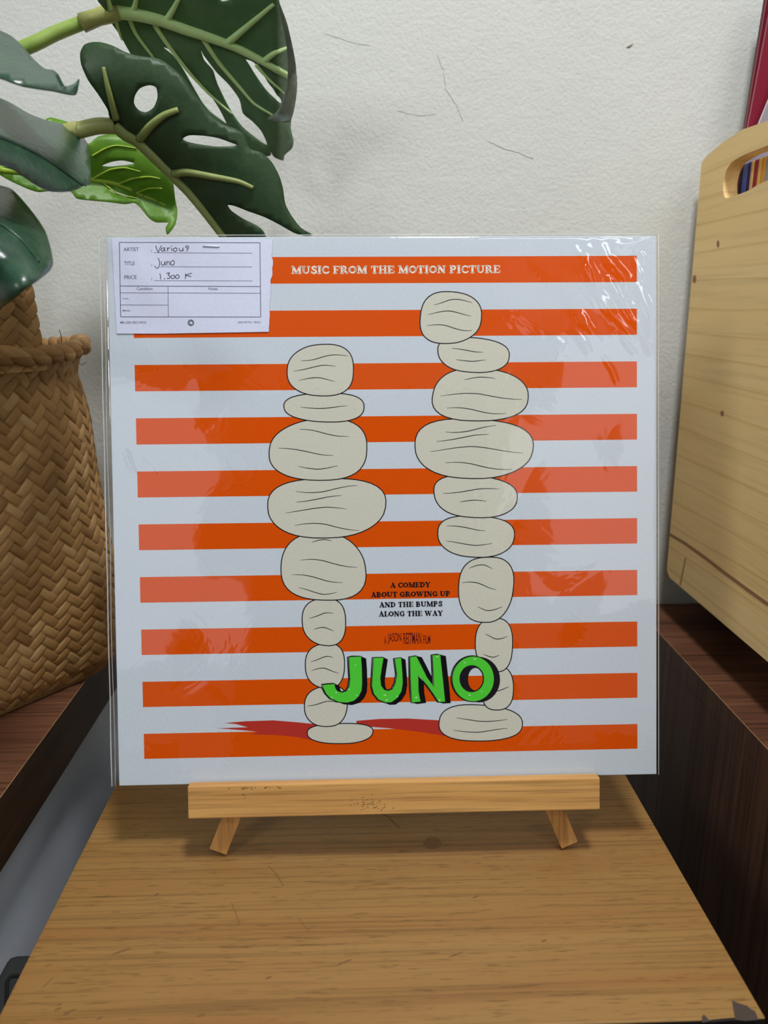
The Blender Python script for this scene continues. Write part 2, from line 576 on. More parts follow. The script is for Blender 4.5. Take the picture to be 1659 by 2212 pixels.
def ribbon(bm, pts, w, n, mat, closed=False, round_caps=False, taper=False):
    """flat stroke of width w along (u, v) points"""
    P = [Vector((p[0], p[1])) for p in pts]
    N = len(P)
    L, R = [], []
    for i in range(N):
        a = P[(i - 1) % N] if (closed or i > 0) else P[i]
        b = P[(i + 1) % N] if (closed or i < N - 1) else P[i]
        d = b - a
        if d.length < 1e-12:
            d = Vector((1, 0))
        d.normalize()
        h = w / 2
        if taper:
            t = i / (N - 1)
            h *= 0.25 + 0.75 * math.sin(math.pi * min(max(t, 0.02), 0.98)) ** 0.5
        s = Vector((-d.y, d.x)) * h
        L.append(bm.verts.new((P[i].x + s.x, P[i].y + s.y, n)))
        R.append(bm.verts.new((P[i].x - s.x, P[i].y - s.y, n)))
    for i in range(N if closed else N - 1):
        j = (i + 1) % N
        f = bm.faces.new((R[i], R[j], L[j], L[i]))
        f.normal_update()
        if f.normal.z < 0:
            f.normal_flip()
        f.material_index = mat
    if round_caps:
        for p in (P[0], P[-1]):
            disc(bm, p, w / 2, w / 2, n, mat, 10)

def disc(bm, c, rx, ry, n, mat, seg=16):
    f = bm.faces.new([bm.verts.new((c[0] + rx * math.cos(2 * math.pi * k / seg), c[1] + ry * math.sin(2 * math.pi * k / seg), n)) for k in range(seg)])
    f.material_index = mat

bm = bmesh.new()
add_box(bm, (-0.1575, 0.0, -0.0040), (0.1575, 0.3150, 0.0), 0.0004)
for k in range(10):
    top, bot = 0.30359 - 0.030377 * k, 0.28850 - 0.030334 * k
    ul = -0.1436 + 0.0001 * k
    lay(bm, [(ul, bot), (0.1461, bot), (0.1461, top), (ul, top)], 0.00001, 1)
# red brush marks along the ground line of the print
def px(*pp):
    return [uv(x, y) for x, y in pp]
lay(bm, px((470, 1573), (535, 1571), (510, 1564), (484, 1562), (530, 1558), (590, 1556), (640, 1560), (700, 1566), (700, 1604), (640, 1592), (600, 1588), (540, 1586), (560, 1581), (530, 1578)), 0.00002, 2)
lay(bm, px((770, 1557), (820, 1553), (880, 1552), (950, 1556), (962, 1590), (900, 1580), (840, 1573), (800, 1570), (770, 1574)), 0.00002, 2)
# plain stand-in picture: two balanced piles of pale stones, outlined in black
def stone(cx, cy, rx, ry, seed, n0, lines=2, rot=0.0):
    rnd = random.Random(seed)
    ph = [rnd.uniform(0, 6.28) for _ in range(3)]
    pts = []
    for k in range(40):
        a = 2 * math.pi * k / 40
        q = 1 + 0.035 * math.sin(2 * a + ph[0]) + 0.03 * math.sin(3 * a + ph[1])
        ex = 0.82                                   # squarish pebble
        c, s = math.cos(a), math.sin(a)
        x = rx * q * math.copysign(abs(c) ** ex, c)
        y = ry * q * math.copysign(abs(s) ** ex, s)
        pts.append((cx + x * math.cos(rot) - y * math.sin(rot), cy + x * math.sin(rot) + y * math.cos(rot)))
    U = [uv(*p) for p in pts]
    lay(bm, U, n0, 3)
    ribbon(bm, U, 0.00062, n0 + 0.000002, 4, True)
    for j in range(lines):
        f = (j + 1) / (lines + 1) * 2 - 1 + rnd.uniform(-0.12, 0.12)
        half = rx * math.sqrt(max(0.05, 1 - f * f)) * 0.9
        a0, a1 = rnd.uniform(-1, -0.4), rnd.uniform(0.3, 1.0)
        ln = [(cx + half * t, cy + f * ry + 0.16 * ry * math.sin(2.2 * t + ph[2] + j) * (1 - 0.4 * abs(t))) for t in [a0 + (a1 - a0) * i / 14 for i in range(15)]]
        ribbon(bm, [uv(*p) for p in ln], 0.0005, n0 + 0.000002, 4, False, False, True)
left_pile = [(735, 1584, 70, 22, 0), (705, 1525, 46, 44, 1), (703, 1438, 41, 50, 2), (701, 1343, 46, 52, 2), (698, 1226, 92, 72, 4), (705, 1096, 124, 66, 4), (690, 972, 106, 66, 3), (702, 880, 84, 32, 1), (694, 800, 74, 54, 3)]
right_pile = [(1036, 1562, 88, 40, 2), (1076, 1488, 34, 46, 1), (1068, 1392, 40, 58, 2), (1050, 1272, 58, 72, 3), (1028, 1158, 80, 46, 2), (1026, 1072, 92, 44, 2), (1022, 968, 124, 66, 4), (1036, 854, 104, 56, 3), (1022, 766, 76, 38, 2), (972, 686, 66, 56, 3)]
for i, (cx, cy, rx, ry, ln) in enumerate(left_pile):
    stone(cx, cy, rx, ry, 11 + i, 0.000026 + i * 0.000004, ln)
for i, (cx, cy, rx, ry, ln) in enumerate(right_pile):
    stone(cx, cy, rx, ry, 41 + i, 0.000026 + i * 0.000004, ln, 0.05)
cover = from_bm('printed_cover', bm, [M_card, M_orange, M_redink, M_cream, M_ink], sl)
cover['label'] = 'white card with orange stripes and two piles of pale stones'

# --- lettering: heavy slab alphabet, cap height 1
SER = 0.052
GL = {
 'A': (1.02, [([(.2, .06), (.5, .95)], .06), ([(.5, .93), (.83, .06)], .125), ([(.3, .33), (.7, .33)], .05), ([(.04, .05), (.36, .05)], SER), ([(.6, .05), (1.0, .05)], SER)]),
 'B': (.92, [([(.24, .08), (.24, .92)], .13), ([(.05, .94), (.3, .94)], SER), ([(.05, .06), (.3, .06)], SER), ([(.25, .92), (.52, .92), (.66, .84), (.68, .72), (.6, .58), (.3, .53)], .08), ([(.3, .52), (.6, .48), (.75, .36), (.74, .18), (.6, .08), (.25, .08)], .095)]),
 'C': (.92, [([(.8, .74), (.68, .88), (.5, .93), (.3, .85), (.18, .66), (.16, .48), (.2, .28), (.33, .12), (.52, .07), (.7, .1), (.84, .22)], .09), ([(.17, .62), (.16, .5), (.18, .36)], .13), ([(.84, .66), (.84, .92)], .045)]),
 'D': (.98, [([(.24, .08), (.24, .92)], .13), ([(.05, .94), (.3, .94)], SER), ([(.05, .06), (.3, .06)], SER), ([(.25, .92), (.52, .91), (.72, .8), (.8, .5), (.72, .2), (.52, .09), (.25, .08)], .085), ([(.79, .64), (.8, .5), (.79, .36)], .12)]),
 'E': (.86, [([(.24, .08), (.24, .92)], .13), ([(.05, .94), (.76, .94)], SER), ([(.05, .06), (.78, .06)], SER), ([(.78, .7), (.78, .93)], .045), ([(.8, .07), (.8, .32)], .045), ([(.25, .5), (.58, .5)], .05), ([(.58, .38), (.58, .62)], .04)]),
 'F': (.82, [([(.24, .08), (.24, .92)], .13), ([(.05, .94), (.76, .94)], SER), ([(.05, .05), (.46, .05)], SER), ([(.78, .68), (.78, .93)], .045), ([(.25, .48), (.56, .48)], .05), ([(.57, .36), (.57, .6)], .04)]),
 'G': (1.0, [([(.8, .76), (.68, .89), (.5, .93), (.3, .85), (.18, .66), (.16, .48), (.2, .28), (.33, .12), (.52, .07), (.7, .1), (.8, .18)], .09), ([(.17, .62), (.16, .5), (.18, .36)], .13), ([(.83, .68), (.83, .92)], .045), ([(.8, .1), (.8, .42)], .1), ([(.58, .44), (.96, .44)], SER)]),
 'H': (1.06, [([(.24, .06), (.24, .94)], .12), ([(.82, .06), (.82, .94)], .12), ([(.24, .5), (.82, .5)], .055)] + [([(x - .19, y), (x + .19, y)], SER) for x in (.24, .82) for y in (.05, .95)]),
 'I': (.5, [([(.25, .06), (.25, .94)], .13), ([(.05, .05), (.45, .05)], SER), ([(.05, .95), (.45, .95)], SER)]),
 'L': (.8, [([(.24, .08), (.24, .92)], .13), ([(.05, .95), (.44, .95)], SER), ([(.05, .06), (.72, .06)], SER), ([(.74, .06), (.74, .34)], .05)]),
 'M': (1.26, [([(.2, .06), (.22, .92)], .06), ([(.26, .93), (.62, .12)], .125), ([(.62, .1), (.98, .92)], .06), ([(1.04, .92), (1.04, .06)], .125), ([(.04, .95), (.3, .95)], SER), ([(1.0, .95), (1.22, .95)], SER), ([(.04, .05), (.36, .05)], SER), ([(.86, .05), (1.22, .05)], SER)]),
 'N': (1.04, [([(.2, .06), (.2, .92)], .06), ([(.22, .92), (.8, .1)], .135), ([(.83, .08), (.83, .94)], .06), ([(.04, .95), (.3, .95)], SER), ([(.04, .05), (.36, .05)], SER), ([(.67, .95), (1.0, .95)], SER)]),
 'O': (1.0, [([(.5 + .34 * math.cos(t * math.pi / 10), .5 + .4 * math.sin(t * math.pi / 10)) for t in range(21)], .09), ([(.16, .66), (.15, .5), (.16, .34)], .13), ([(.84, .66), (.85, .5), (.84, .34)], .13)]),
 'P': (.88, [([(.24, .06), (.24, .92)], .13), ([(.05, .94), (.3, .94)], SER), ([(.05, .05), (.46, .05)], SER), ([(.25, .92), (.55, .92), (.7, .82), (.72, .66), (.62, .5), (.3, .46)], .095)]),
 'R': (1.0, [([(.24, .06), (.24, .92)], .13), ([(.05, .94), (.3, .94)], SER), ([(.05, .05), (.44, .05)], SER), ([(.25, .92), (.55, .92), (.7, .82), (.7, .66), (.6, .52), (.3, .48)], .09), ([(.52, .46), (.72, .2), (.82, .08)], .115), ([(.8, .05), (.97, .05)], SER)]),
 'S': (.82, [([(.7, .8), (.56, .92), (.38, .92), (.22, .82), (.22, .68), (.36, .57), (.56, .47), (.7, .34), (.68, .16), (.52, .07), (.34, .08), (.18, .2)], .1), ([(.73, .7), (.73, .93)], .04), ([(.1, .07), (.1, .32)], .04)]),
 'T': (.9, [([(.45, .06), (.45, .92)], .13), ([(.07, .94), (.83, .94)], SER), ([(.07, .68), (.07, .92)], .045), ([(.83, .68), (.83, .92)], .045), ([(.25, .05), (.65, .05)], SER)]),
 'U': (1.02, [([(.22, .94), (.22, .36), (.32, .14), (.52, .07), (.72, .14), (.82, .36), (.82, .94)], .075), ([(.22, .92), (.22, .4), (.28, .22)], .125), ([(.03, .95), (.42, .95)], SER), ([(.66, .95), (.99, .95)], SER)]),
 'W': (1.44, [([(.2, .94), (.46, .1)], .12), ([(.47, .08), (.72, .9)], .055), ([(.72, .9), (.96, .1)], .12), ([(.97, .08), (1.24, .94)], .055), ([(.03, .95), (.4, .95)], SER), ([(.56, .95), (.88, .95)], SER), ([(1.08, .95), (1.4, .95)], SER)]),
 'Y': (.98, [([(.18, .94), (.48, .46)], .12), ([(.82, .94), (.5, .46)], .06), ([(.49, .46), (.49, .06)], .125), ([(.03, .95), (.36, .95)], SER), ([(.66, .95), (.96, .95)], SER), ([(.3, .05), (.68, .05)], SER)]),
}
def slab_line(bm, text, p_left, p_right, h, n, mat, fat=1.0):
    """set text between two baseline points (u, v) with cap height h"""
    adv = sum(GL[c][0] + 0.02 if c != ' ' else 0.42 for c in text)
    a, b = Vector(p_left), Vector(p_right)
    ex = (b - a) / adv
    ey = Vector((-ex.y, ex.x)).normalized() * h
    x = 0.0
    for c in text:
        if c == ' ':
            x += 0.42
            continue
        w, st = GL[c]
        for pts, hw in st:
            P = [a + ex * (x + q[0]) + ey * q[1] for q in pts]
            ribbon(bm, P, 2 * hw * h * fat, n, mat, False, True)
        x += w + 0.02
cap = lambda a, b: (Vector(uv(*a)) - Vector(uv(*b))).length
bm = bmesh.new()
slab_line(bm, 'MUSIC FROM THE MOTION PICTURE', uv(629, 591.5), uv(1081, 589.5), cap((629, 575), (629, 591.5)), 0.00003, 0, 1.12)
from_bm('heading_lettering', bm, M_title_white, cover)['label'] = 'pale slab lettering on the top stripe'
bm = bmesh.new()
for txt, a, b in [('A COMEDY', (843, 1269.5), (930, 1268)), ('ABOUT GROWING UP', (801, 1290), (973, 1287.5)),
                  ('AND THE BUMPS', (819, 1312), (956, 1309.5)), ('ALONG THE WAY', (818, 1331.8), (957, 1329.8))]:
    slab_line(bm, txt, uv(*a), uv(*b), cap((a[0], a[1] - 10.8), a), 0.00008, 0, 1.2)
from_bm('caption_lettering', bm, M_ink, cover)['label'] = 'black slab lettering in four lines'

FONT_CACHE = {}
def text_mesh(txt, bold=0.0):
    key = (txt, bold)
    if key in FONT_CACHE:
        return FONT_CACHE[key]
    cu = bpy.data.curves.new('t', 'FONT')
    cu.body = txt
    cu.offset = bold
    cu.resolution_u = 4
    ob = bpy.data.objects.new('t', cu)
    COL.objects.link(ob)
    dg = bpy.context.evaluated_depsgraph_get()
    me = ob.evaluated_get(dg).to_mesh()
    vs = [(v.co.x, v.co.y) for v in me.vertices]
    fs = [tuple(p.vertices) for p in me.polygons]
    ob.evaluated_get(dg).to_mesh_clear()
    bpy.data.objects.remove(ob)
    bpy.data.curves.remove(cu)
    FONT_CACHE[key] = (vs, fs)
    return vs, fs
def set_text(bm, txt, bl, br, h, n, mat, bold=0.0):
    """sans text: left and right ends of the baseline (u, v) and the height"""
    vs, fs = text_mesh(txt, bold)
    x0, x1 = min(v[0] for v in vs), max(v[0] for v in vs)
    y0, y1 = min(v[1] for v in vs), max(v[1] for v in vs)
    a, b = Vector(bl), Vector(br)
    ex = (b - a) / (x1 - x0)
    ey = Vector((-ex.y, ex.x)).normalized() * (h / (y1 - y0))
    V = []
    for x, y in vs:
        p = a + ex * (x - x0) + ey * (y - y0)
        V.append(bm.verts.new((p.x, p.y, n)))
    for f in fs:
        try:
            q = bm.faces.new([V[i] for i in f])
        except ValueError:
            continue
        q.normal_update()
        if q.normal.z < 0:
            q.normal_flip()
        q.material_index = mat
bm = bmesh.new()
q8 = lambda x, y: (780 + x / 7.213, 1240 + y / 7.213)
for txt, a, b, h in [('A', (362, 1100), (395, 1099), 132), ('JASON', (417, 1098), (628, 1092), 180), ('REITMAN', (660, 1092), (940, 1086), 178), ('FILM', (968, 1086), (1080, 1084), 132)]:
    set_text(bm, txt, uv(*q8(*a)), uv(*q8(*b)), h / 7.213 * 0.000269, 0.00003, 0, 0.012)
from_bm('credit_lettering', bm, paper('dark_red_ink', srgb(96, 22, 18)), cover)['label'] = 'narrow dark red lettering on an orange stripe'

# --- big green hand-drawn title
jp = lambda L: [(680 + x / 3.858, 1390 + y / 3.858) for x, y in L]
LJ = [(282, 114), (320, 108), (388, 108), (395, 200), (398, 330), (393, 392), (370, 440), (330, 478), (270, 496), (200, 490), (130, 460), (92, 420), (68, 372), (66, 343), (110, 338), (165, 334), (173, 368), (190, 394), (228, 406), (262, 396), (284, 360), (292, 300), (286, 200)]
LU = [(488, 118), (575, 116), (562, 200), (549, 290), (556, 350), (580, 384), (610, 392), (645, 380), (670, 330), (682, 260), (664, 126), (722, 118), (733, 250), (736, 330), (725, 400), (690, 455), (640, 492), (590, 494), (530, 470), (490, 420), (474, 360), (480, 250)]
LN = [(792, 112), (848, 104), (890, 185), (940, 285), (990, 358), (984, 220), (978, 96), (1020, 92), (1048, 94), (1062, 220), (1076, 350), (1089, 486), (1030, 490), (985, 420), (930, 345), (864, 262), (868, 400), (884, 485), (810, 494), (800, 400), (794, 260)]
LO = [(1320 + 176 * math.cos(t * math.pi / 18), 295 + 190 * math.sin(t * math.pi / 18)) for t in range(36)]
LOi = [(1308 + 98 * math.cos(t * math.pi / 14), 293 + 108 * math.sin(t * math.pi / 14)) for t in range(28)]
bm = bmesh.new()
def letter(out, holes, dx, dy):
    O = [uv(*p) for p in jp(out)]
    OS = [uv(*p) for p in jp([(x + dx, y + dy) for x, y in out])]
    H = [[uv(*p) for p in jp(h)] for h in holes]
    HS = [[uv(*p) for p in jp([(x + dx, y + dy) for x, y in h])] for h in holes]
    if not holes:
        lay(bm, OS, 0.000080, 1)
        for i in range(len(O)):
            j = (i + 1) % len(O)
            lay(bm, [O[i], O[j], OS[j], OS[i]], 0.000080, 1)
    else:
        # the round letter: outer black sweep, with the see-through counter kept open
        cnt = [uv(*p) for p in jp([(1318 + 88 * math.cos(t * math.pi / 14), 296 + 102 * math.sin(t * math.pi / 14)) for t in range(28)])]
        hull = [uv(*p) for p in jp([((1320 if math.cos(t * math.pi / 18) < 0 else 1320 + dx) + 178 * math.cos(t * math.pi / 18), (295 if math.cos(t * math.pi / 18) < 0 else 295 + dy) + 190 * math.sin(t * math.pi / 18)) for t in range(36)])]
        lay(bm, hull, 0.000080, 1, [[uv(*p) for p in jp([(1316 + dx * .5 + 62 * math.cos(t * math.pi / 14), 297 + 94 * math.sin(t * math.pi / 14)) for t in range(28)])]])
    WH = [uv(*p) for p in jp([(x - 9, y - 2) for x, y in out])]
    lay(bm, WH, 0.000085, 2, H)
    lay(bm, O, 0.000090, 0, H)
    ribbon(bm, WH, 0.0007, 0.000087, 1, True)
    ribbon(bm, O, 0.0005, 0.000095, 1, True)
    for h in H:
        ribbon(bm, h, 0.0007, 0.000095, 1, True)
letter(LJ, [], 40, 17)
letter(LU, [], 34, 17)
letter(LN, [], 44, 10)
letter(LO, [LOi], 46, 6)
rr = random.Random(3)
for x, y in [(340, 180), (178, 410), (285, 380), (350, 430), (145, 450), (585, 430), (600, 470), (690, 440), (845, 450), (1020, 110), (1250, 160), (1290, 430), (1390, 400), (1335, 130), (1040, 470)]:
    c = uv(*jp([(x, y)])[0])
    disc(bm, c, rr.uniform(.0003, .0008), rr.uniform(.0002, .0004), 0.000093, 2, 6)
from_bm('title_lettering', bm, [M_green, M_ink, paper('title_highlight', srgb(232, 234, 232))], cover)['label'] = 'large green hand drawn lettering with black shadow'

# --- price tag
tagm = paper('tag_paper', srgb(214, 217, 238))
bm = bmesh.new()
rr = random.Random(9)
edge = []
for k in range(24):
    t = k / 23
    edge.append((589 - 8 * t + rr.uniform(-1.2, 0.8) + (2.5 if 0.2 < t < 0.42 else 0), 519 + 198 * t))
tagout = [uv(*p) for p in ([(253, 721), (246, 600), (242, 516.5)] + [(420, 517), (560, 518)] + edge + [(470, 719), (350, 721)])]
lay(bm, tagout, 0.00055, 0)
for v in list(bm.verts):
    pass
r = bmesh.ops.extrude_face_region(bm, geom=list(bm.faces))
for g in r['geom']:
    if isinstance(g, bmesh.types.BMVert):
        g.co.z -= 0.0003
bmesh.ops.recalc_face_normals(bm, faces=bm.faces)
pt = from_bm('price_tag', bm, tagm, sl)
pt['label'] = 'pale lilac paper price tag with handwriting'
qt = lambda x, y: (250 + x / 4.74, 510 + y / 4.74)
T = lambda x, y: uv(*qt(x, y))
bm = bmesh.new()
NT1 = 0.00058
for a, b, w in [((40, 68), (1478, 72), .0004), ((1478, 72), (1486, 831), .0004), ((1486, 831), (54, 829), .0004), ((54, 829), (40, 68), .0004),
             ((50, 514), (1482, 519), .0004), ((50, 583), (1482, 588), .0003), ((538, 517), (542, 830), .0003), ((52, 708), (535, 709), .0003),
             ((392, 173), (1398, 178), .00028), ((460, 318), (1400, 320), .00028), ((398, 459), (1404, 462), .00028)]:
    ribbon(bm, [T(*a), T(*b)], w, NT1, 0)
for txt, a, b, h in [('ARTIST', (84, 158), (240, 158), 38), ('TITLE', (90, 301), (198, 301), 38), ('PRICE', (92, 443), (217, 443), 38),
                     ('Condition', (218, 556), (380, 556), 30), ('Notes', (952, 556), (1045, 556), 27), ('Cover', (72, 650), (138, 650), 16), ('Media', (74, 774), (150, 774), 18),
                     ('MILLERS RECORDS', (52, 899), (316, 899), 24), ('JAKARTA / BALI', (1252, 900), (1484, 900), 26)]:
    set_text(bm, txt, T(*a), T(*b), h / 4.74 * 0.000265, NT1, 0, 0.01)
for y in (150, 168, 292, 310, 436, 452):
    c = T(370, y)
    disc(bm, c, .00025, .00025, NT1, 0, 6)
# round disc emblem at the foot of the form
c = T(772, 890)
disc(bm, c, 0.0019, 0.0019, NT1, 1, 24)
for a0 in (0.6, 3.6):
    ribbon(bm, [(c[0] + 0.0012 * math.cos(a0 + t * 0.25), c[1] + 0.0012 * math.sin(a0 + t * 0.25)) for t in range(7)], 0.0007, NT1 + 0.00003, 0)
lay(bm, [(c[0] - .0007, c[1] - .0006), (c[0] + .0006, c[1] - .0009), (c[0] + .0009, c[1] + .0003), (c[0] - .0002, c[1] + .0010)], NT1 + 0.00005, 2)
from_bm('printed_form', bm, [paper('form_ink', srgb(92, 94, 110)), paper('emblem_grey', srgb(122, 126, 132)), tagm], pt)['label'] = 'grey printed lines and words'
bm = bmesh.new()
def pen(*pts, w=0.00042, sm=True):
    P = catmull(pts, 5, False) if len(pts) > 2 and sm else [Vector((*p, 0)) for p in pts]
    ribbon(bm, [T(p.x, p.y) for p in P], w, NT1 + 0.00002, 0, False, True)
# "Various"
pen((412, 104), (424, 140), (440, 170)); pen((440, 170), (455, 130), (470, 102))
pen((500, 124), (476, 128), (466, 146), (478, 158), (496, 148), (503, 124)); pen((503, 124), (502, 148), (512, 158))
pen((530, 122), (534, 157)); pen((533, 140), (545, 126), (560, 124))
pen((575, 128), (578, 157)); pen((572, 106), (575, 108))
pen((618, 124), (596, 132), (594, 150), (610, 160), (630, 148), (628, 128), (612, 123))
pen((655, 126), (655, 148), (668, 157), (686, 148), (690, 124)); pen((690, 124), (692, 156))
pen((746, 106), (728, 104), (718, 116), (728, 126), (744, 124), (748, 108)); pen((748, 108), (742, 136), (728, 157))
# "Juno"
pen((438, 230), (450, 262), (450, 300), (438, 328), (418, 330), (402, 310))
pen((470, 262), (468, 288), (480, 301), (500, 292), (508, 262)); pen((508, 262), (508, 300))
pen((525, 264), (526, 300)); pen((526, 278), (540, 264), (553, 274), (554, 300))
pen((590, 252), (566, 268), (566, 290), (584, 302), (602, 288), (602, 264), (588, 250))
# "1.300 K"
pen((455, 388), (462, 415), (462, 444)); pen((500, 436), (503, 444))
pen((524, 384), (556, 380), (538, 402), (560, 412), (554, 434), (528, 436))
pen((590, 402), (570, 416), (574, 436), (594, 438), (606, 422), (596, 402)); pen((632, 398), (614, 414), (618, 434), (640, 436), (654, 418), (640, 398))
pen((718, 388), (716, 440)); pen((778, 382), (716, 404)); pen((716, 404), (742, 410), (774, 418))
from_bm('handwriting', bm, paper('pen_ink', srgb(62, 64, 76)), pt)['label'] = 'dark pen handwriting'
bm = bmesh.new()
a, b = T(896, 106), T(1064, 112)
tube_into(bm, [(a[0], a[1] + 0.0004, 0.0006), (a[0] + 0.0002, a[1], 0.0009), (b[0] - 0.0002, b[1], 0.0009), (b[0], b[1] + 0.0004, 0.0006)], 0.0003, 8)
from_bm('staple', bm, plain('staple_steel', srgb(214, 217, 224), 0.35, 0.5, 0.25), pt)['label'] = 'small steel staple'

# --- clear plastic outer cover: thin crinkled film in front, folded edges at the sides
def film_mat():
    k = NT('clear_plastic')
    t = k.t
    t.nodes.remove(k.b)
    tr = k.n('BsdfTransparent')
    tr.inputs[0].default_value = (0.985, 0.99, 0.99, 1)
    gl = k.n('BsdfGlossy')
    gl.inputs['Roughness'].default_value = 0.035
    # Schlick reflectance of a thin two-sided film, the same from either side
    ge = k.n('NewGeometry')
    dt = k.n('VectorMath', operation='DOT_PRODUCT')
    k.l(ge.outputs['Normal'], dt.inputs[0])
    k.l(ge.outputs['Incoming'], dt.inputs[1])
    ab = k.n('Math', operation='ABSOLUTE')
    k.l(dt.outputs['Value'], ab.inputs[0])
    su = k.n('Math', operation='SUBTRACT')
    su.inputs[0].default_value = 1.0
    k.l(ab.outputs[0], su.inputs[1])
    pw = k.n('Math', operation='POWER')
    pw.inputs[1].default_value = 5.0
    k.l(su.outputs[0], pw.inputs[0])
    fr = k.n('Math', operation='MULTIPLY_ADD')
    fr.inputs[1].default_value = 0.80
    fr.inputs[2].default_value = 0.062
    k.l(pw.outputs[0], fr.inputs[0])
    bp = k.n('Bump')
    bp.inputs['Strength'].default_value = 0.12
    bp.inputs['Distance'].default_value = 0.002
    k.l(k.noise((26, 26, 26), 3, 0.6, 1.0), bp.inputs['Height'])
    k.l(bp.outputs[0], gl.inputs['Normal'])
    mx = k.n('MixShader')
    k.l(fr.outputs[0], mx.inputs[0])
    k.l(tr.outputs[0], mx.inputs[1])
    k.l(gl.outputs[0], mx.inputs[2])
    k.l(mx.outputs[0], k.out.inputs[0])
    return k.m
M_film = film_mat()
u0, u1, v0, v1 = -0.1618, 0.1587, -0.0001, 0.3160
NX, NY = 320, 316
uu, vv = np.meshgrid(np.linspace(u0, u1, NX), np.linspace(v0, v1, NY))
hh = np.full(uu.shape, 0.0022)
rs = np.random.RandomState(5)
for _ in range(26):                              # gentle slack waves
    a = rs.uniform(0, 2 * np.pi)
    f = rs.uniform(30, 130)
    hh += 0.00022 / (f / 40) * np.sin((uu * np.cos(a) + vv * np.sin(a)) * f + rs.uniform(0, 6.28)) * (0.35 + 0.65 * np.abs(uu / 0.16))
def crease(pts, amp, w):
    global hh
    P = [np.array(uv(*p)) for p in pts]
    dmin = np.full(uu.shape, 9.0)
    tpos = np.zeros(uu.shape)
    for i in range(len(P) - 1):
        d = P[i + 1] - P[i]
        t = np.clip(((uu - P[i][0]) * d[0] + (vv - P[i][1]) * d[1]) / (d @ d), 0, 1)
        dist = np.hypot(uu - P[i][0] - t * d[0], vv - P[i][1] - t * d[1])
        upd = dist < dmin
        dmin = np.where(upd, dist, dmin)
        tpos = np.where(upd, (i + t) / (len(P) - 1), tpos)
    hh += amp * np.exp(-(dmin / w) ** 2) * np.sin(np.pi * np.clip(tpos, 0.03, 0.97)) ** 0.6
for pts, amp, w in [([(1262, 525), (1270, 580), (1295, 640), (1320, 690)], 0.0007, 0.0022), ([(1295, 525), (1310, 570), (1345, 600), (1352, 640)], 0.0008, 0.0024),
                    ([(1268, 620), (1290, 650), (1330, 690), (1370, 740)], 0.0005, 0.0016), ([(1315, 600), (1335, 650), (1360, 690), (1378, 712)], 0.0008, 0.0018),
                    ([(1345, 630), (1362, 660), (1375, 690), (1380, 720)], 0.0005, 0.0014), ([(1235, 665), (1250, 700), (1268, 712)], 0.0004, 0.0014),
                    ([(1370, 605), (1385, 650), (1402, 690), (1402, 760)], 0.0009, 0.0030), ([(1330, 535), (1370, 528), (1412, 513)], 0.0008, 0.0030),
                    ([(1196, 730), (1212, 745), (1200, 775)], 0.0004, 0.0014), ([(300, 985), (330, 1010), (350, 1050)], 0.0003, 0.0015), ([(270, 970), (285, 1010), (300, 1030)], 0.0003, 0.0014),
                    ([(1150, 560), (1230, 640), (1290, 760)], 0.0003, 0.004), ([(400, 760), (420, 800), (440, 860)], 0.0003, 0.004), ([(520, 540), (560, 600), (560, 680)], 0.0003, 0.003)]:
    crease(pts, amp * 1.5, w)
rc = random.Random(21)
for _ in range(20):                              # many short crinkles fan out from the tight top right corner
    x, y = rc.uniform(1225, 1400), 520 + 250 * rc.random() ** 1.3
    L_ = rc.uniform(25, 80)
    an = math.radians(rc.uniform(48, 72))
    dx, dy = L_ * math.cos(an), L_ * math.sin(an)
    x2, y2 = min(x + dx, 1412), y + dy
    crease([(x, y), ((x + x2) / 2 + rc.uniform(-6, 6), (y + y2) / 2 + rc.uniform(-4, 4)), (x2, y2)], rc.uniform(0.00025, 0.0007), rc.uniform(0.0011, 0.0020))
hh = np.where(uu < -0.1575, hh - (np.clip((-0.1575 - uu) / 0.0043, 0, 1) ** 1.2) * 0.0022, hh)
hh = np.where(uu > 0.1560, hh - (np.clip((uu - 0.1560) / 0.0027, 0, 1) ** 1.5) * 0.0018, hh)
hh = np.where(vv > 0.3135, hh - (np.clip((vv - 0.3135) / 0.0025, 0, 1) ** 1.5) * 0.0018, hh)
hh = np.where(vv < 0.02, hh + (0.0016 - hh) * (1 - np.clip(vv / 0.02, 0, 1)), hh)
hh = np.where((vv >= 0) & (uu > -0.1575) & (uu < 0.156) & (vv < 0.3135), np.maximum(hh, 0.0016), hh)
def grid_mesh(name, P, wrap=False):
    h, w = P.shape[:2]
    me = bpy.data.meshes.new(name)
    idx = np.arange(h * w).reshape(h, w)
    if wrap:
        nxt = np.roll(idx, -1, axis=1)
        q = np.stack([idx[:-1, :], nxt[:-1, :], nxt[1:, :], idx[1:, :]], -1).reshape(-1, 4)
    else:
        q = np.stack([idx[:-1, :-1], idx[:-1, 1:], idx[1:, 1:], idx[1:, :-1]], -1).reshape(-1, 4)
    me.vertices.add(h * w)
    me.vertices.foreach_set('co', P.reshape(-1).astype(np.float32))
    me.loops.add(q.size)
    me.loops.foreach_set('vertex_index', q.reshape(-1).astype(np.int32))
    me.polygons.add(len(q))
    me.polygons.foreach_set('loop_start', np.arange(0, q.size, 4, dtype=np.int32))
    me.polygons.foreach_set('loop_total', np.full(len(q), 4, dtype=np.int32))
    me.polygons.foreach_set('use_smooth', np.ones(len(q), dtype=bool))
    me.update()
    me.validate()
    return me
film = link('plastic_cover', grid_mesh('plastic_cover', np.stack([uu, vv, hh], -1)), M_film, sl)
film['label'] = 'clear crinkled plastic outer sleeve'
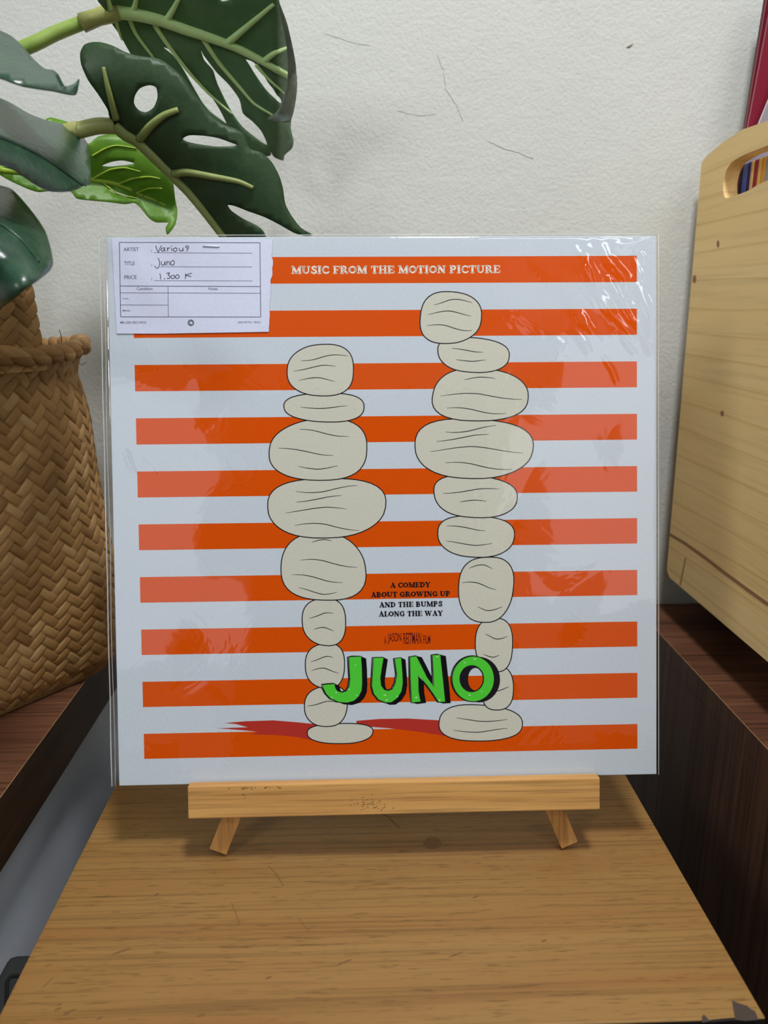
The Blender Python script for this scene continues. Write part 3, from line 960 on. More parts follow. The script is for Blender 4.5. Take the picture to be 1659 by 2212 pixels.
# welded edge seams of the plastic
bm = bmesh.new()
tube_into(bm, [(u0, v, -0.0005 + 0.0003 * math.sin(v * 90)) for v in np.linspace(v0, v1, 40)], 0.00035, 6)
tube_into(bm, [(u0 + 0.0022 + 0.0003 * math.sin(v * 55), v, 0.0003) for v in np.linspace(v0, v1, 60)], 0.00018, 5)
tube_into(bm, [(u1, v, 0.0002) for v in np.linspace(v0, v1, 20)], 0.00025, 6)
tube_into(bm, [(u, v1, 0.0002) for u in np.linspace(u0, u1, 20)], 0.00025, 6)
k = NT('plastic_seam')
k.b.inputs['Base Color'].default_value = (0.8, 0.82, 0.82, 1)
k.b.inputs['Roughness'].default_value = 0.12
k.b.inputs['Alpha'].default_value = 0.45
from_bm('edge_seam', bm, k.m, film, True)

# ------------------------------------------------------------------ pine crate
CXF, CTH = 0.2815, 0.011
crate = empty('wooden_crate', (0.45, 0.42, ST), 'pale pine crate with cut-out handle on the right hand cabinet', 'crate')
ztop = [(0.664, 0.4255), (0.655, 0.4290), (0.6282, 0.4339), (0.5991, 0.4366), (0.5616, 0.4345), (0.45, 0.4345), (0.35, 0.4345), (0.27, 0.4366), (0.236, 0.4339), (0.212, 0.4290), (0.203, 0.4255)]
zbot = [(0.2045, 0.0830), (0.212, 0.0752), (0.644, 0.0752), (0.652, 0.0800)]
out2 = [Vector((y, z, 0)) for y, z in (ztop + zbot)]
hole = [(0.6205, 0.4041), (0.6185, 0.3965), (0.6118, 0.3918), (0.58, 0.3925), (0.5525, 0.3955), (0.43, 0.397), (0.31, 0.3955), (0.262, 0.393), (0.250, 0.400), (0.250, 0.408), (0.257, 0.4165), (0.31, 0.4195), (0.43, 0.4205), (0.5583, 0.4184), (0.59, 0.4185), (0.6098, 0.4165), (0.6180, 0.4115)]
hole = [(p.x, p.y) for p in catmull(hole, 3)]
def side_board(xf, flip):
    bm = bmesh.new()
    v2, tr = triangulate([(p.x, p.y) for p in out2], [hole])
    vs = [bm.verts.new((xf, p.x, p.y)) for p in v2]
    for t in tr:
        bm.faces.new([vs[i] for i in t])
    r = bmesh.ops.extrude_face_region(bm, geom=list(bm.faces))
    for g in r['geom']:
        if isinstance(g, bmesh.types.BMVert):
            g.co.x += CTH
    bmesh.ops.recalc_face_normals(bm, faces=bm.faces)
    return bm
bm = side_board(CXF, False)
def crate_strip(pxs, w, mat):
    P = [on_axis(x, y, 0, CXF - 0.0001) for x, y in pxs]
    for a, b in zip(P, P[1:]):
        d = (b - a).normalized()
        s = Vector((0, -d.z, d.y)) * w / 2
        f = bm.faces.new([bm.verts.new(q) for q in (a - s, b - s, b + s, a + s)])
        f.normal_update()
        if f.normal.x > 0:
            f.normal_flip()
        f.material_index = mat
crate_strip([(1446, 1154), (1480, 1174), (1523, 1205), (1570, 1241), (1620, 1278), (1659, 1306)], 0.0030, 1)
crate_strip([(1481, 1205), (1475, 1235), (1469, 1264)], 0.0022, 1)
for cx, cy, rx, ry in [(1551, 527, 3, 8), (1500, 603, 4, 9), (1560, 893, 4, 6)]:
    f = bm.faces.new([bm.verts.new(on_axis(cx + rx * math.cos(a), cy + ry * math.sin(a), 0, CXF - 0.0001)) for a in [k * math.pi / 5 for k in range(10)]])
    f.normal_update()
    if f.normal.x > 0:
        f.normal_flip()
    f.material_index = 1
keep(from_bm('side_board', bm, [M_crate, M_crate_seam]), crate)
bm = side_board(0.6295, True)
keep(from_bm('side_board', bm, M_crate), crate)
M_crate_x = wood('crate_pine_end', 0, srgb(222, 184, 118), srgb(214, 174, 108), srgb(200, 156, 92), line=0.14, fine=200, rough=0.55, stretch=5, band=16)
keep(box('end_board', (CXF + CTH, 0.6580, 0.0800), (0.6295, 0.6640, 0.40), M_crate_x), crate)
keep(box('end_board', (CXF + CTH, 0.2080, 0.0800), (0.6295, 0.2190, 0.40), M_crate_x), crate)
keep(box('bottom_board', (CXF + CTH, 0.2190, 0.0900), (0.6295, 0.6580, 0.1000), M_crate_x), crate)
for fx in (CXF + CTH + 0.06, 0.54):
    for fy in (0.24, 0.585):
        keep(box('foot', (fx, fy, ST), (fx + 0.03, fy + 0.03, 0.0900), M_edge_black, None, 0.001), crate)

# records standing inside the crate
def record(y, t, x0, z0, w, h, col, label, tilt=0.0, rough=0.35):
    bm = bmesh.new()
    add_box(bm, (0, -t / 2, 0), (w, t / 2, h), min(0.0006, t * 0.2))
    o = from_bm('record_sleeve', bm, paper('sleeve_ink', col, rough, 0.4))
    o.location = (x0, y, z0)
    o.rotation_euler = (0, tilt, 0)
    tag(o, label, 'record sleeve', 'records standing in the pine crate')
    return o
spines = [(0.6325, 0.0050, srgb(20, 22, 46), 'near-black blue record spine, deepest one seen through the crate handle hole'),
          (0.6262, 0.0066, srgb(88, 100, 176), 'bright blue record spine seen through the crate handle hole'),
          (0.6200, 0.0050, srgb(46, 44, 100), 'dark indigo record spine seen through the crate handle hole'),
          (0.6148, 0.0044, srgb(226, 190, 120), 'pale yellow record spine seen through the crate handle hole'),
          (0.6092, 0.0062, srgb(150, 44, 54), 'red record spine seen through the crate handle hole'),
          (0.6040, 0.0036, srgb(214, 178, 104), 'thin cream record spine between red and gold ones in the crate handle hole'),
          (0.5988, 0.0060, srgb(206, 146, 50), 'gold record spine seen through the crate handle hole'),
          (0.5912, 0.0080, srgb(146, 146, 148), 'grey record spine seen through the crate handle hole')]
for y, t, c, lab in spines:
    record(y, t, 0.3000, 0.1000, 0.315, 0.3185, c, lab)
# tall folders and a limp sleeve behind them, their left edges leaning away above the crate rim
def sheet(edge, right, Y, t, face, rim, label):
    bm = bmesh.new()
    v2, tr = triangulate(edge + right)
    vs = [bm.verts.new((p.x, Y, p.y)) for p in v2]
    for tt in tr:
        bm.faces.new([vs[i] for i in tt])
    r = bmesh.ops.extrude_face_region(bm, geom=list(bm.faces))
    for g in r['geom']:
        if isinstance(g, bmesh.types.BMVert):
            g.co.y -= t
    bmesh.ops.recalc_face_normals(bm, faces=bm.faces)
    for f in bm.faces:
        if abs(f.normal.y) < 0.5:
            f.material_index = 1
    o = from_bm('record_sleeve', bm, [paper('sleeve_face', face, 0.4), paper('sleeve_rim', rim, 0.5)])
    tag(o, label, 'record sleeve', 'records standing in the pine crate')
def leaning(px_a, px_b, Y):
    a, b = at_depth(*px_a, Y), at_depth(*px_b, Y)
    k = (b.x - a.x) / (b.z - a.z)
    return [(0.2965, 0.1005), (0.2965, 0.30), (0.5 * (0.2965 + a.x), 0.385), (a.x, a.z), (a.x + k * (0.55 - a.z), 0.55)]
sheet(leaning((1603, 293), (1650, -5), 0.6570), [(0.58, 0.56), (0.58, 0.1005)], 0.6570, 0.0022, srgb(52, 40, 44), srgb(92, 60, 62), 'blackish tall folder farthest back in the pine crate')
sheet(leaning((1605, 292), (1654, -5), 0.6540), [(0.58, 0.55), (0.58, 0.1005)], 0.6540, 0.0022, srgb(112, 30, 46), srgb(150, 92, 96), 'maroon tall folder standing right behind another maroon one in the crate')
sheet(leaning((1610, 291), (1661, 20), 0.6495), [(0.58, 0.54), (0.58, 0.1005)], 0.6495, 0.0022, srgb(124, 34, 52), srgb(168, 108, 116), 'maroon tall folder in front, beside the grey curved sleeve in the crate')
sheet([(0.2965, 0.1005), (0.2965, 0.30), (0.2995, 0.37), (0.3075, 0.425), (0.3125, 0.4457), (0.3217, 0.4738), (0.334, 0.51)], [(0.42, 0.53), (0.57, 0.52), (0.58, 0.1005)], 0.6425, 0.0020, srgb(150, 142, 152), srgb(226, 224, 226), 'grey sleeve with pale curved edge sticking up from the pine crate')

# ------------------------------------------------------------------ woven basket
BC = Vector((-0.311, 0.552, 0))
bk = empty('woven_basket', (BC.x, BC.y, ST), 'brown woven seagrass basket on the left cabinet, holding the leafy plant', 'basket')
def weave_mat():
    k = NT('seagrass')
    at = k.n('Attribute', attribute_name='strip')
    sep = k.n('SeparateColor')
    k.l(at.outputs['Color'], sep.inputs[0])
    r = k.ramp(sep.outputs[0], [(0.0, srgb(140, 102, 60)), (0.3, srgb(162, 122, 74)), (0.62, srgb(178, 138, 86)), (0.88, srgb(190, 154, 104)), (1.0, srgb(140, 92, 54))])
    # fibres running along each strip
    mu = k.n('Math', operation='MULTIPLY')
    mu.inputs[1].default_value = 14.0
    k.l(sep.outputs[1], mu.inputs[0])
    ad = k.n('Math', operation='ADD')
    k.l(mu.outputs[0], ad.inputs[0])
    m2 = k.n('Math', operation='MULTIPLY')
    m2.inputs[1].default_value = 53.0
    k.l(sep.outputs[0], m2.inputs[0])
    k.l(m2.outputs[0], ad.inputs[1])
    no = k.n('TexNoise', noise_dimensions='1D')
    no.inputs['Scale'].default_value = 1.0
    no.inputs['Detail'].default_value = 3
    k.l(ad.outputs[0], no.inputs['W'])
    fr = k.ramp(no.outputs['Fac'], [(0.3, (0.72, 0.68, 0.62)), (0.6, (1, 1, 1))])
    c = k.mix(0.8, r.outputs[0], fr.outputs[0], 'MULTIPLY')
    k.l(c, k.b.inputs['Base Color'])
    k.b.inputs['Roughness'].default_value = 0.6
    k.b.inputs['Specular IOR Level'].default_value = 0.25
    k.bump(no.outputs['Fac'], 0.35, 0.0005)
    return k.m
M_weave = weave_mat()
def weave(U, V, K):
    """2/2 twill of diagonal strips in strip units; returns height 0..1, colour id, across coordinate"""
    a, b = U + V, U - V
    i, j = np.floor(a), np.floor(b)
    fa, fb = a - i - 0.5, b - j - 0.5
    ph = np.mod(i + j, 4)
    overA = ph < 2
    tA = np.mod(b + i, 4) / 2
    tB = np.mod(np.mod(a + j, 4) - 2, 4) / 2
    def prof(f, t):
        t = np.clip(t, 0, 1)
        edge = np.clip((0.5 - np.abs(f)) / 0.09, 0, 1) ** 0.7
        arch = np.sin(np.pi * np.clip(t, 0, 1)) ** 0.45
        return (0.5 + 0.5 * arch) * edge * (1 - 0.18 * (2 * f) ** 2)
    h = np.where(overA, prof(fa, tA), prof(fb, tB))
    run = np.where(overA, np.floor((b + i) / 4), np.floor((a + j) / 4))
    sid = np.where(overA, np.mod(i, K), np.mod(j, K) + 1000)
    rnd = np.mod(np.sin(sid * 12.9898 + 4.1) * 43758.5453, 1.0)
    rnd2 = np.mod(np.sin(sid * 78.233 + np.mod(run, K) * 37.719) * 24634.6345, 1.0)
    col = np.clip(0.45 * rnd + 0.55 * rnd2, 0, 1)
    return h, col, np.where(overA, fa, fb) + 0.5
def add_attr(me, c0, c1):
    at = me.color_attributes.new('strip', 'FLOAT_COLOR', 'POINT')
    d = np.ones((c0.size, 4), np.float32)
    d[:, 0] = c0.reshape(-1)
    d[:, 1] = c1.reshape(-1)
    d[:, 2] = 0
    at.data.foreach_set('color', d.reshape(-1))
KW = 72
nT, nZ = 900, 330
TH, TT = np.meshgrid(np.linspace(0, 2 * np.pi, nT, endpoint=False), np.linspace(0, 1, nZ))
zz = ST + 0.002 + TT * 0.246
zs = np.array([0.0, 0.012, 0.03, 0.06, 0.11, 0.16, 0.20, 0.232, 0.252])
ss = np.array([0.0875, 0.0955, 0.0985, 0.1010, 0.1065, 0.1090, 0.1085, 0.1060, 0.1125])
pp = np.array([7.0, 7.0, 6.0, 4.6, 3.1, 2.5, 2.2, 2.0, 2.0])
s_ = np.interp(TT * 0.252, zs, ss)
p_ = np.interp(TT * 0.252, zs, pp)
sm = np.ones(15) / 15
for k_ in range(nT):
    pass
phi = TH - math.radians(-38)
rad = s_ / (np.abs(np.cos(phi)) ** p_ + np.abs(np.sin(phi)) ** p_) ** (1 / p_)
rad += 0.0016 * np.sin(3 * TH + 9 * TT) + 0.0012 * np.sin(5 * TH - 14 * TT)
Uw = TH / (2 * np.pi) * KW
Vw = (zz - ST) * KW / (2 * np.pi * 0.108) + 0.25 * np.sin(2 * TH + 3 * TT)
hw, cw, fw = weave(Uw, Vw, KW)
rad = rad + (hw - 0.7) * 0.0023
P = np.stack([BC.x + rad * np.cos(TH), BC.y + rad * np.sin(TH), zz], -1)
me = grid_mesh('basket_body', P, True)
add_attr(me, cw, fw)
keep(link('basket_body', me, M_weave), bk)
bm = bmesh.new()
ring = []
for a in range(48):
    t = 2 * math.pi * a / 48
    ph_ = t - math.radians(-38)
    r_ = 0.088 / (abs(math.cos(ph_)) ** 7 + abs(math.sin(ph_)) ** 7) ** (1 / 7)
    ring.append(bm.verts.new((BC.x + r_ * math.cos(t), BC.y + r_ * math.sin(t), ST + 0.001)))
bm.faces.new(ring[::-1])
keep(from_bm('basket_base', bm, plain('seagrass_base', srgb(130, 96, 58), 0.8)), bk)
# braided rim: two strands wound round the lip
nT2, nS = 1000, 40
TH2, PS = np.meshgrid(np.linspace(0, 2 * np.pi, nT2, endpoint=False), np.linspace(0, 2 * np.pi, nS, endpoint=False), indexing='xy')
tw = TH2 * 26 + PS * 1.0
str_id = np.floor(tw / (2 * np.pi) * 2) % 104
fr_ = (tw / np.pi) % 1.0
rr_ = 0.0050 * (0.72 + 0.38 * np.sin(np.pi * fr_) ** 0.5) * (1 + 0.12 * np.sin(str_id * 2.7))
Rr = 0.1145 + 0.0016 * np.sin(3 * TH2 + 9) + rr_ * np.cos(PS)
Zr = ST + 0.2475 + 0.0018 * np.sin(4 * TH2) + rr_ * 1.15 * np.sin(PS)
P = np.stack([BC.x + Rr * np.cos(TH2), BC.y + Rr * np.sin(TH2), Zr], -1)
P = np.concatenate([P, P[:1]], 0)
me = grid_mesh('rim', P, True)
c0 = np.mod(np.sin(str_id * 12.9898) * 43758.5453, 1.0)
add_attr(me, np.concatenate([c0, c0[:1]], 0), np.concatenate([fr_, fr_[:1]], 0))
keep(link('rim', me, M_weave), bk)
# broad woven flap rising from the front of the rim
ua, ub_ = math.radians(-112), math.radians(-20)
nU, nV = 220, 130
A_, B_ = np.meshgrid(np.linspace(0, 1, nU), np.linspace(0, 1, nV))
ang = ua + (ub_ - ua) * A_
hF, cF, fF = weave(A_ * 18.0, B_ * 9.5, 64)
edge_w = 0.004 * np.sin(B_ * 40) * (A_ > 0.97)
Rf = 0.1160 - 0.006 * B_ + (hF - 0.7) * 0.0020
P = np.stack([BC.x + Rf * np.cos(ang), BC.y + Rf * np.sin(ang), ST + 0.236 + 0.085 * B_], -1)
me = grid_mesh('flap', P)
add_attr(me, cF, fF)
fl = keep(link('flap', me, M_weave), bk)
so = fl.modifiers.new('thick', 'SOLIDIFY')
so.thickness = 0.0018
so.offset = -1
M_fibre = plain('fibre', srgb(140, 100, 56), 0.8)
for a, b, c in [((128, 712), (131, 722), (134, 740)), ((164, 782), (178, 788), (187, 782)), ((180, 957), (184, 952), (186, 944))]:
    bm = bmesh.new()
    tube_into(bm, [at_depth(*q, 0.545) for q in (a, b, c)], [0.0002, 0.0003, 0.0003], 5)
    keep(from_bm('loose_fibre', bm, M_fibre), bk)

# ------------------------------------------------------------------ plant
plant = empty('potted_monstera', (BC.x, BC.y, ST + 0.006), 'green split-leaf monstera growing out of the woven basket', 'plant')
def leaf_mat(name, c1, c2, rough, trans=None, bump=0.25):
    k = NT(name)
    n = k.noise((60, 60, 60), 4, 0.6)
    k.l(k.ramp(n, [(0.35, c1), (0.65, c2)]).outputs[0], k.b.inputs['Base Color'])
    k.b.inputs['Roughness'].default_value = rough
    k.b.inputs['Specular IOR Level'].default_value = 0.45
    k.bump(k.noise((300, 300, 300), 3), bump, 0.0008)
    if trans:
        tb = k.n('BsdfTranslucent')
        tb.inputs[0].default_value = trans
        mx = k.n('MixShader')
        mx.inputs[0].default_value = 0.3
        k.l(k.b.outputs[0], mx.inputs[1])
        k.l(tb.outputs[0], mx.inputs[2])
        k.l(mx.outputs[0], k.out.inputs[0])
    return k.m
M_under = leaf_mat('leaf_underside', srgb(88, 118, 88), srgb(104, 134, 100), 0.5, srgb(96, 144, 70))
M_deep = leaf_mat('leaf_deep', srgb(50, 76, 46), srgb(66, 90, 58), 0.45, srgb(40, 66, 30))
M_fresh = leaf_mat('leaf_fresh', srgb(88, 134, 34), srgb(112, 156, 50), 0.45, srgb(150, 200, 40))
M_gloss = leaf_mat('leaf_upper_gloss', srgb(32, 60, 44), srgb(44, 74, 54), 0.27, None, 0.35)
M_vein = leaf_mat('leaf_vein', srgb(128, 140, 76), srgb(146, 156, 92), 0.5)
M_vein_pale = leaf_mat('leaf_vein_pale', srgb(180, 212, 138), srgb(196, 226, 158), 0.5)
M_vein_fresh = leaf_mat('leaf_vein_fresh', srgb(140, 170, 40), srgb(160, 186, 60), 0.5)
M_stem = leaf_mat('leaf_stem', srgb(122, 150, 62), srgb(140, 164, 78), 0.45)
M_stem_y = leaf_mat('leaf_stem_yellow', srgb(146, 150, 84), srgb(164, 164, 100), 0.45)
LS = 2.37
def lp(L):
    return [(x / LS, y / LS) for x, y in L]
def seg_dist(x, y, line):
    best = 1e9
    for (ax, ay), (bx, by) in zip(line, line[1:]):
        dx, dy = bx - ax, by - ay
        t = max(0, min(1, ((x - ax) * dx + (y - ay) * dy) / (dx * dx + dy * dy + 1e-9)))
        best = min(best, math.hypot(x - ax - t * dx, y - ay - t * dy))
    return best
def make_leaf(outline, holes, mid, depth, mat, label, veins, vmat, smooth=3, step=13):
    """blade: outline traced on the leaf's own curved surface; depth(x, y) is its distance along world y"""
    out = [(p.x, p.y) for p in catmull(lp(outline), smooth)]
    hs = [[(p.x, p.y) for p in catmull(lp(h), 3)] for h in holes]
    v2, tr = triangulate(out, hs, step)
    bm = bmesh.new()
    vs = [bm.verts.new(at_depth(p.x, p.y, depth(p.x, p.y))) for p in v2]
    for t in tr:
        try:
            bm.faces.new([vs[i] for i in t])
        except ValueError:
            pass
    bmesh.ops.recalc_face_normals(bm, faces=bm.faces)
    cam_side = sum(((CAM - f.calc_center_median()).dot(f.normal)) for f in bm.faces)
    if cam_side < 0:
        for f in bm.faces:
            f.normal_flip()
    o = from_bm('leaf', bm, mat, None, True)
    keep(o, plant)
    o['label'] = label
    so = o.modifiers.new('thick', 'SOLIDIFY')
    so.thickness = 0.0008
    so.offset = -1
    if veins:
        bm = bmesh.new()
        for pts, r0, r1 in veins:
            C_ = catmull(lp(pts), 5, False)
            n = len(C_)
            P3 = [at_depth(p.x, p.y, depth(p.x, p.y) - 0.0006) for p in C_]
            tube_into(bm, P3, [r0 + (r1 - r0) * i / (n - 1) for i in range(n)], 8)
        vo = from_bm('vein', bm, vmat, None, True)
        vo.parent = o
        vo.matrix_parent_inverse = o.matrix_world.inverted()
        vo.matrix_parent_inverse = (Matrix.Translation(Vector(plant.location)) @ o.matrix_parent_inverse @ o.matrix_basis).inverted()
        vo['label'] = 'pale raised midrib and side veins'
    return o
px_mid = lambda L: lp(L)

# 1: big leaf at the top, seen from below, folded along its midrib
mid1 = [(590, 57), (700, 72), (830, 105), (950, 150), (1070, 190), (1190, 235), (1320, 300), (1475, 390)]
m1 = px_mid(mid1)
def d1(x, y):
    s = seg_dist(x, y, m1)
    import bisect
    # which side of the midrib
    ym = np.interp(x, [p[0] for p in m1], [p[1] for p in m1])
    base = 0.560 + 0.00006 * (x - 250)
    if y < ym:
        q = base - 0.0003 * s                      # upper half comes towards the viewer
    else:
        q = base + 0.00022 * s
    if x > 600:
        q += 0.0011 * (x - 600) * (1 if y < 260 else 0.6)
    return min(max(q, 0.42), 0.655)
out1 = [(500, -10), (540, 50), (565, 110), (620, 190), (665, 270), (720, 340), (800, 430), (900, 530), (1000, 590), (1090, 660), (1180, 700), (1280, 775), (1365, 800), (1388, 790),
        (1376, 752), (1385, 775), (1405, 806), (1450, 822), (1457, 795), (1495, 760), (1503, 720), (1488, 650), (1500, 560), (1520, 430), (1508, 300), (1470, 130), (1440, 50), (1415, -10), (1360, -120), (1200, -190), (1000, -220), (760, -190), (580, -110)]
holes1 = [[(833, 242), (872, 257), (920, 300), (965, 352), (1005, 402), (1062, 470), (1102, 525), (1132, 575), (1160, 635), (1125, 610), (1075, 572), (1035, 525), (985, 440), (935, 352), (885, 285)],
          [(1028, 257), (1045, 287), (1110, 372), (1170, 432), (1225, 508), (1243, 580), (1290, 620), (1338, 672), (1368, 745), (1300, 700), (1240, 650), (1195, 590), (1160, 530), (1112, 430), (1090, 362), (1045, 310)],
          [(1257, 304), (1300, 320), (1335, 360), (1370, 420), (1410, 470), (1444, 512), (1440, 530), (1400, 500), (1360, 460), (1310, 390), (1278, 338)],
          [(1112, -12), (1140, 10), (1185, -4), (1160, -30), (1125, -32)]]
v1 = [(mid1, 0.0046, 0.0022),
      ([(565, 45), (555, 10), (548, -30)], 0.0022, 0.0010), ([(672, 72), (690, 30), (700, -20)], 0.0022, 0.0010), ([(850, 108), (885, 50), (915, -5)], 0.0022, 0.0012), ([(1165, 220), (1230, 165), (1320, 90), (1400, 22)], 0.0024, 0.0010), ([(1350, 315), (1400, 275), (1466, 245)], 0.0022, 0.0010),
      ([(590, 95), (605, 150), (625, 205)], 0.0012, 0.0006), ([(660, 95), (700, 180), (790, 300)], 0.0016, 0.0009), ([(790, 125), (860, 230), (960, 360), (1060, 470), (1190, 585)], 0.0017, 0.0007), ([(1040, 200), (1120, 320), (1230, 450), (1300, 530), (1400, 592)], 0.0017, 0.0007), ([(1310, 330), (1370, 400), (1455, 480)], 0.0014, 0.0006)]
make_leaf(out1, holes1, m1, d1, M_under, 'large hanging leaf seen from below, with long slits, topmost', v1, M_vein_pale)
# rolled right-hand margin of the top leaf, its grey sheen put into the colour
curl = [(1418, -10), (1445, 50), (1473, 130), (1510, 300), (1522, 430), (1510, 540), (1482, 618), (1368, 612), (1430, 562), (1462, 475), (1476, 400), (1470, 250), (1450, 140)]
def dc(x, y):
    return d1(x, y) - 0.012 - 0.0009 * max(0, x - 590)
make_leaf(curl, [], m1, dc, leaf_mat('rolled_edge_sheen', srgb(110, 122, 112), srgb(126, 138, 126), 0.4), 'rolled margin of the topmost leaf, light sheen coloured in grey green', [], None, 3, 10)

# 2: dark leaf in the middle with an eye-shaped hole
mid2 = [(590, 645), (640, 690), (705, 728), (790, 810), (870, 890), (960, 980), (1050, 1090), (1145, 1215), (1200, 1290)]
m2 = px_mid(mid2)
def d2(x, y):
    s = seg_dist(x, y, m2)
    return 0.505 + 0.00007 * (y - 270) - 0.00018 * s + 0.0000009 * s * s
out2_ = [(590, 640), (560, 600), (550, 560), (500, 480), (450, 410), (415, 330), (410, 272), (430, 230), (470, 215), (520, 216), (580, 235), (640, 265), (700, 284), (760, 292), (820, 304), (880, 344), (940, 400), (990, 470), (1040, 540), (1090, 600), (1150, 640), (1210, 660), (1252, 692), (1278, 760), (1340, 780), (1392, 830), (1430, 900), (1450, 970), (1460, 1040), (1490, 1100), (1540, 1165), (1602, 1203), (1556, 1208), (1500, 1190), (1430, 1150), (1350, 1110), (1270, 1082), (1205, 1056), (1164, 1050), (1182, 1080), (1240, 1120), (1312, 1155), (1345, 1182), (1365, 1230), (1340, 1300), (1200, 1310), (1135, 1205), (1070, 1120), (995, 1030), (945, 985), (890, 925), (835, 862), (770, 795), (700, 735), (640, 690)]
holes2 = [[(738, 442), (770, 436), (800, 450), (806, 500), (786, 550), (745, 577), (708, 566), (684, 532), (690, 490), (712, 456)], [(934, 712), (968, 693), (1040, 695), (1110, 705), (1170, 725), (1213, 744), (1120, 750), (1030, 741), (960, 728)]]
v2_ = [(mid2, 0.0036, 0.0022), ([(595, 610), (570, 520), (545, 420), (530, 345)], 0.0021, 0.0010), ([(712, 715), (770, 645), (840, 590), (912, 562)], 0.0026, 0.0016), ([(885, 893), (960, 882), (1090, 905), (1220, 930), (1296, 962)], 0.0026, 0.0012)]
make_leaf(out2_, holes2, m2, d2, M_deep, 'dark leaf with an eye-shaped hole, drooping behind the record sleeve', v2_, M_vein)

# 3: fresh yellow-green leaf behind it
mid3 = [(0, 872), (150, 885), (330, 905), (470, 920), (600, 945), (700, 990), (800, 1030), (862, 1062)]
m3 = px_mid(mid3)
def d3(x, y):
    s = seg_dist(x, y, m3)
    return 0.555 + 0.00010 * (x - 150) - 0.0003 * s + 0.0000018 * s * s
out3 = [(-60, 860), (0, 858), (100, 830), (180, 720), (238, 606), (300, 610), (360, 630), (405, 665), (450, 735), (500, 700), (560, 686), (620, 690), (690, 712), (750, 770), (810, 835), (868, 890), (887, 940), (896, 1020), (906, 1090), (896, 1150), (858, 1200), (848, 1165), (862, 1136), (800, 1136), (760, 1110), (722, 1062), (690, 1036), (640, 1042), (560, 1032), (430, 1020), (388, 1010), (360, 976), (280, 970), (200, 980), (140, 962), (60, 925), (0, 892)]
holes3 = [[(520, 850), (570, 829), (630, 822), (690, 838), (622, 850), (560, 856)], [(548, 964), (600, 978), (660, 1000), (700, 1010), (640, 1008), (585, 988)]]
v3 = [(mid3, 0.0024, 0.0008), ([(470, 918), (560, 870), (640, 860), (720, 880)], 0.0007, 0.0004), ([(600, 945), (680, 915), (760, 905), (820, 915)], 0.0007, 0.0004), ([(700, 990), (760, 965), (830, 965)], 0.0006, 0.0004), ([(470, 800), (540, 760), (600, 745), (700, 760)], 0.0006, 0.0004), ([(520, 930), (600, 990), (700, 1015)], 0.0006, 0.0004)]
make_leaf(out3, holes3, m3, d3, M_fresh, 'bright yellow-green leaf half hidden behind the others', v3, M_vein_fresh)

# 4-6: glossy leaves at the left, nearest the camera
def d4(x, y):
    return 0.420 + 0.00030 * (x - 60) + 0.0000030 * (x - 60) ** 2 * 0.3 - 0.0006 * (y - 130)
out4 = [(-220, 60), (-80, 120), (0, 156), (55, 182), (110, 230), (170, 300), (228, 350), (272, 358), (300, 382), (332, 440), (378, 428), (406, 403), (402, 442), (390, 480), (340, 476), (280, 462), (200, 450), (120, 436), (60, 416), (0, 394), (-120, 360), (-240, 240)]
make_leaf(out4, [], None, d4, M_gloss, 'grey-green pointed leaf tip at the left edge, highest of the glossy ones', [], None)
mid5 = [(-150, 660), (0, 700), (150, 765), (280, 840), (400, 930), (440, 950)]
m5 = px_mid(mid5)
def d5(x, y):
    s = seg_dist(x, y, m5)
    ym = np.interp(x, [p[0] for p in m5], [p[1] for p in m5])
    return 0.405 + 0.00032 * (x - 90) + (0.00070 if y < ym else -0.0004) * s + 0.000004 * s * s
out5 = [(-260, 480), (-120, 470), (0, 502), (65, 532), (150, 582), (260, 622), (362, 642), (420, 690), (455, 750), (465, 830), (466, 900), (460, 948), (438, 944), (402, 966), (352, 980), (270, 982), (200, 956), (120, 900), (60, 862), (0, 846), (-140, 800), (-260, 660)]
make_leaf(out5, [], None, d5, M_gloss, 'glossy broad leaf at the left edge with bright sheen, the middle one', [(mid5, 0.0010, 0.0005)], M_gloss)
mid6 = [(-160, 1120), (0, 1150), (110, 1230), (200, 1340)]
m6 = px_mid(mid6)
def d6(x, y):
    s = seg_dist(x, y, m6)
    return 0.385 + 0.00035 * (x - 60) - 0.00045 * (y - 500) + 0.000004 * s * s
out6 = [(-260, 960), (-100, 930), (0, 948), (60, 968), (112, 1020), (172, 1092), (232, 1182), (262, 1280), (272, 1350), (250, 1392), (190, 1440), (130, 1482), (70, 1532), (0, 1576), (-140, 1600), (-260, 1400)]
make_leaf(out6, [], None, d6, M_gloss, 'dark glossy leaf above the basket rim, lowest of all', [(mid6, 0.0010, 0.0005)], M_gloss)
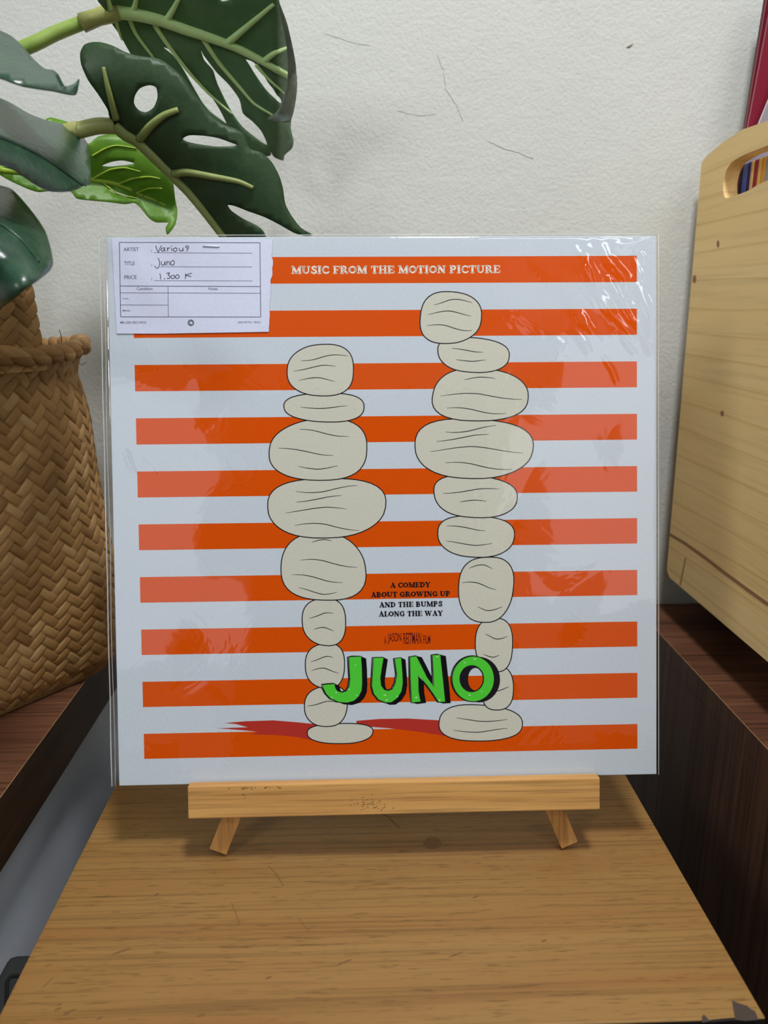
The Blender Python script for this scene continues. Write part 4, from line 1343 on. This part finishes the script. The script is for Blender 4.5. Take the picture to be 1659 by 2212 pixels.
def stem(pts, r0, r1, mat, label=None):
    C_ = catmull([tuple(p) for p in pts], 6, False)
    bm = bmesh.new()
    n = len(C_)
    tube_into(bm, C_, [r0 + (r1 - r0) * i / (n - 1) for i in range(n)], 12)
    o = keep(from_bm('stem', bm, mat, None, True), plant)
    if label:
        o['label'] = label
    return o
pot = Vector((BC.x, BC.y, ST + 0.04))
def P_(x, y, Y):
    return at_depth(x / LS, y / LS, Y)
stem([pot + Vector((0.0, 0.0, 0.02)), (-0.345, 0.545, 0.30), (-0.33, 0.545, 0.43), P_(60, 270, 0.55), P_(280, 172, 0.556), P_(425, 115, 0.560), P_(595, 58, 0.560)], 0.0050, 0.0040, M_stem, 'green stem of the topmost leaf')
bm = bmesh.new()
tube_into(bm, [P_(418, 118, 0.559), P_(500, 88, 0.5595), P_(560, 68, 0.5595), P_(610, 60, 0.560)], [0.0056, 0.0050, 0.0056, 0.0050], 12)
keep(from_bm('stem', bm, M_stem_y, None, True), plant)['label'] = 'thicker sheath where the topmost leaf joins its stem'
stem([pot + Vector((0.01, -0.01, 0.02)), (-0.315, 0.525, 0.28), (-0.30, 0.52, 0.38), P_(300, 690, 0.508), P_(410, 665, 0.507), P_(500, 645, 0.506), P_(592, 645, 0.505)], 0.0050, 0.0046, M_stem_y, 'yellowish stem of the dark holed leaf')
stem([pot + Vector((-0.01, 0.01, 0.02)), (-0.325, 0.56, 0.30), P_(-80, 880, 0.55), P_(0, 872, 0.545), P_(150, 886, 0.553)], 0.0045, 0.0026, M_stem, None)
stem([pot + Vector((-0.02, -0.02, 0.02)), (-0.34, 0.51, 0.30), (-0.33, 0.46, 0.42), at_depth(-60, 110, 0.40)], 0.0045, 0.003, M_stem, None)
stem([pot + Vector((-0.015, -0.03, 0.02)), (-0.325, 0.49, 0.28), (-0.29, 0.44, 0.36), at_depth(-60, 285, 0.38)], 0.0045, 0.003, M_stem, None)
stem([pot + Vector((0.0, -0.04, 0.02)), (-0.315, 0.47, 0.27), (-0.27, 0.43, 0.30), at_depth(-60, 475, 0.37)], 0.0045, 0.003, M_stem, None)
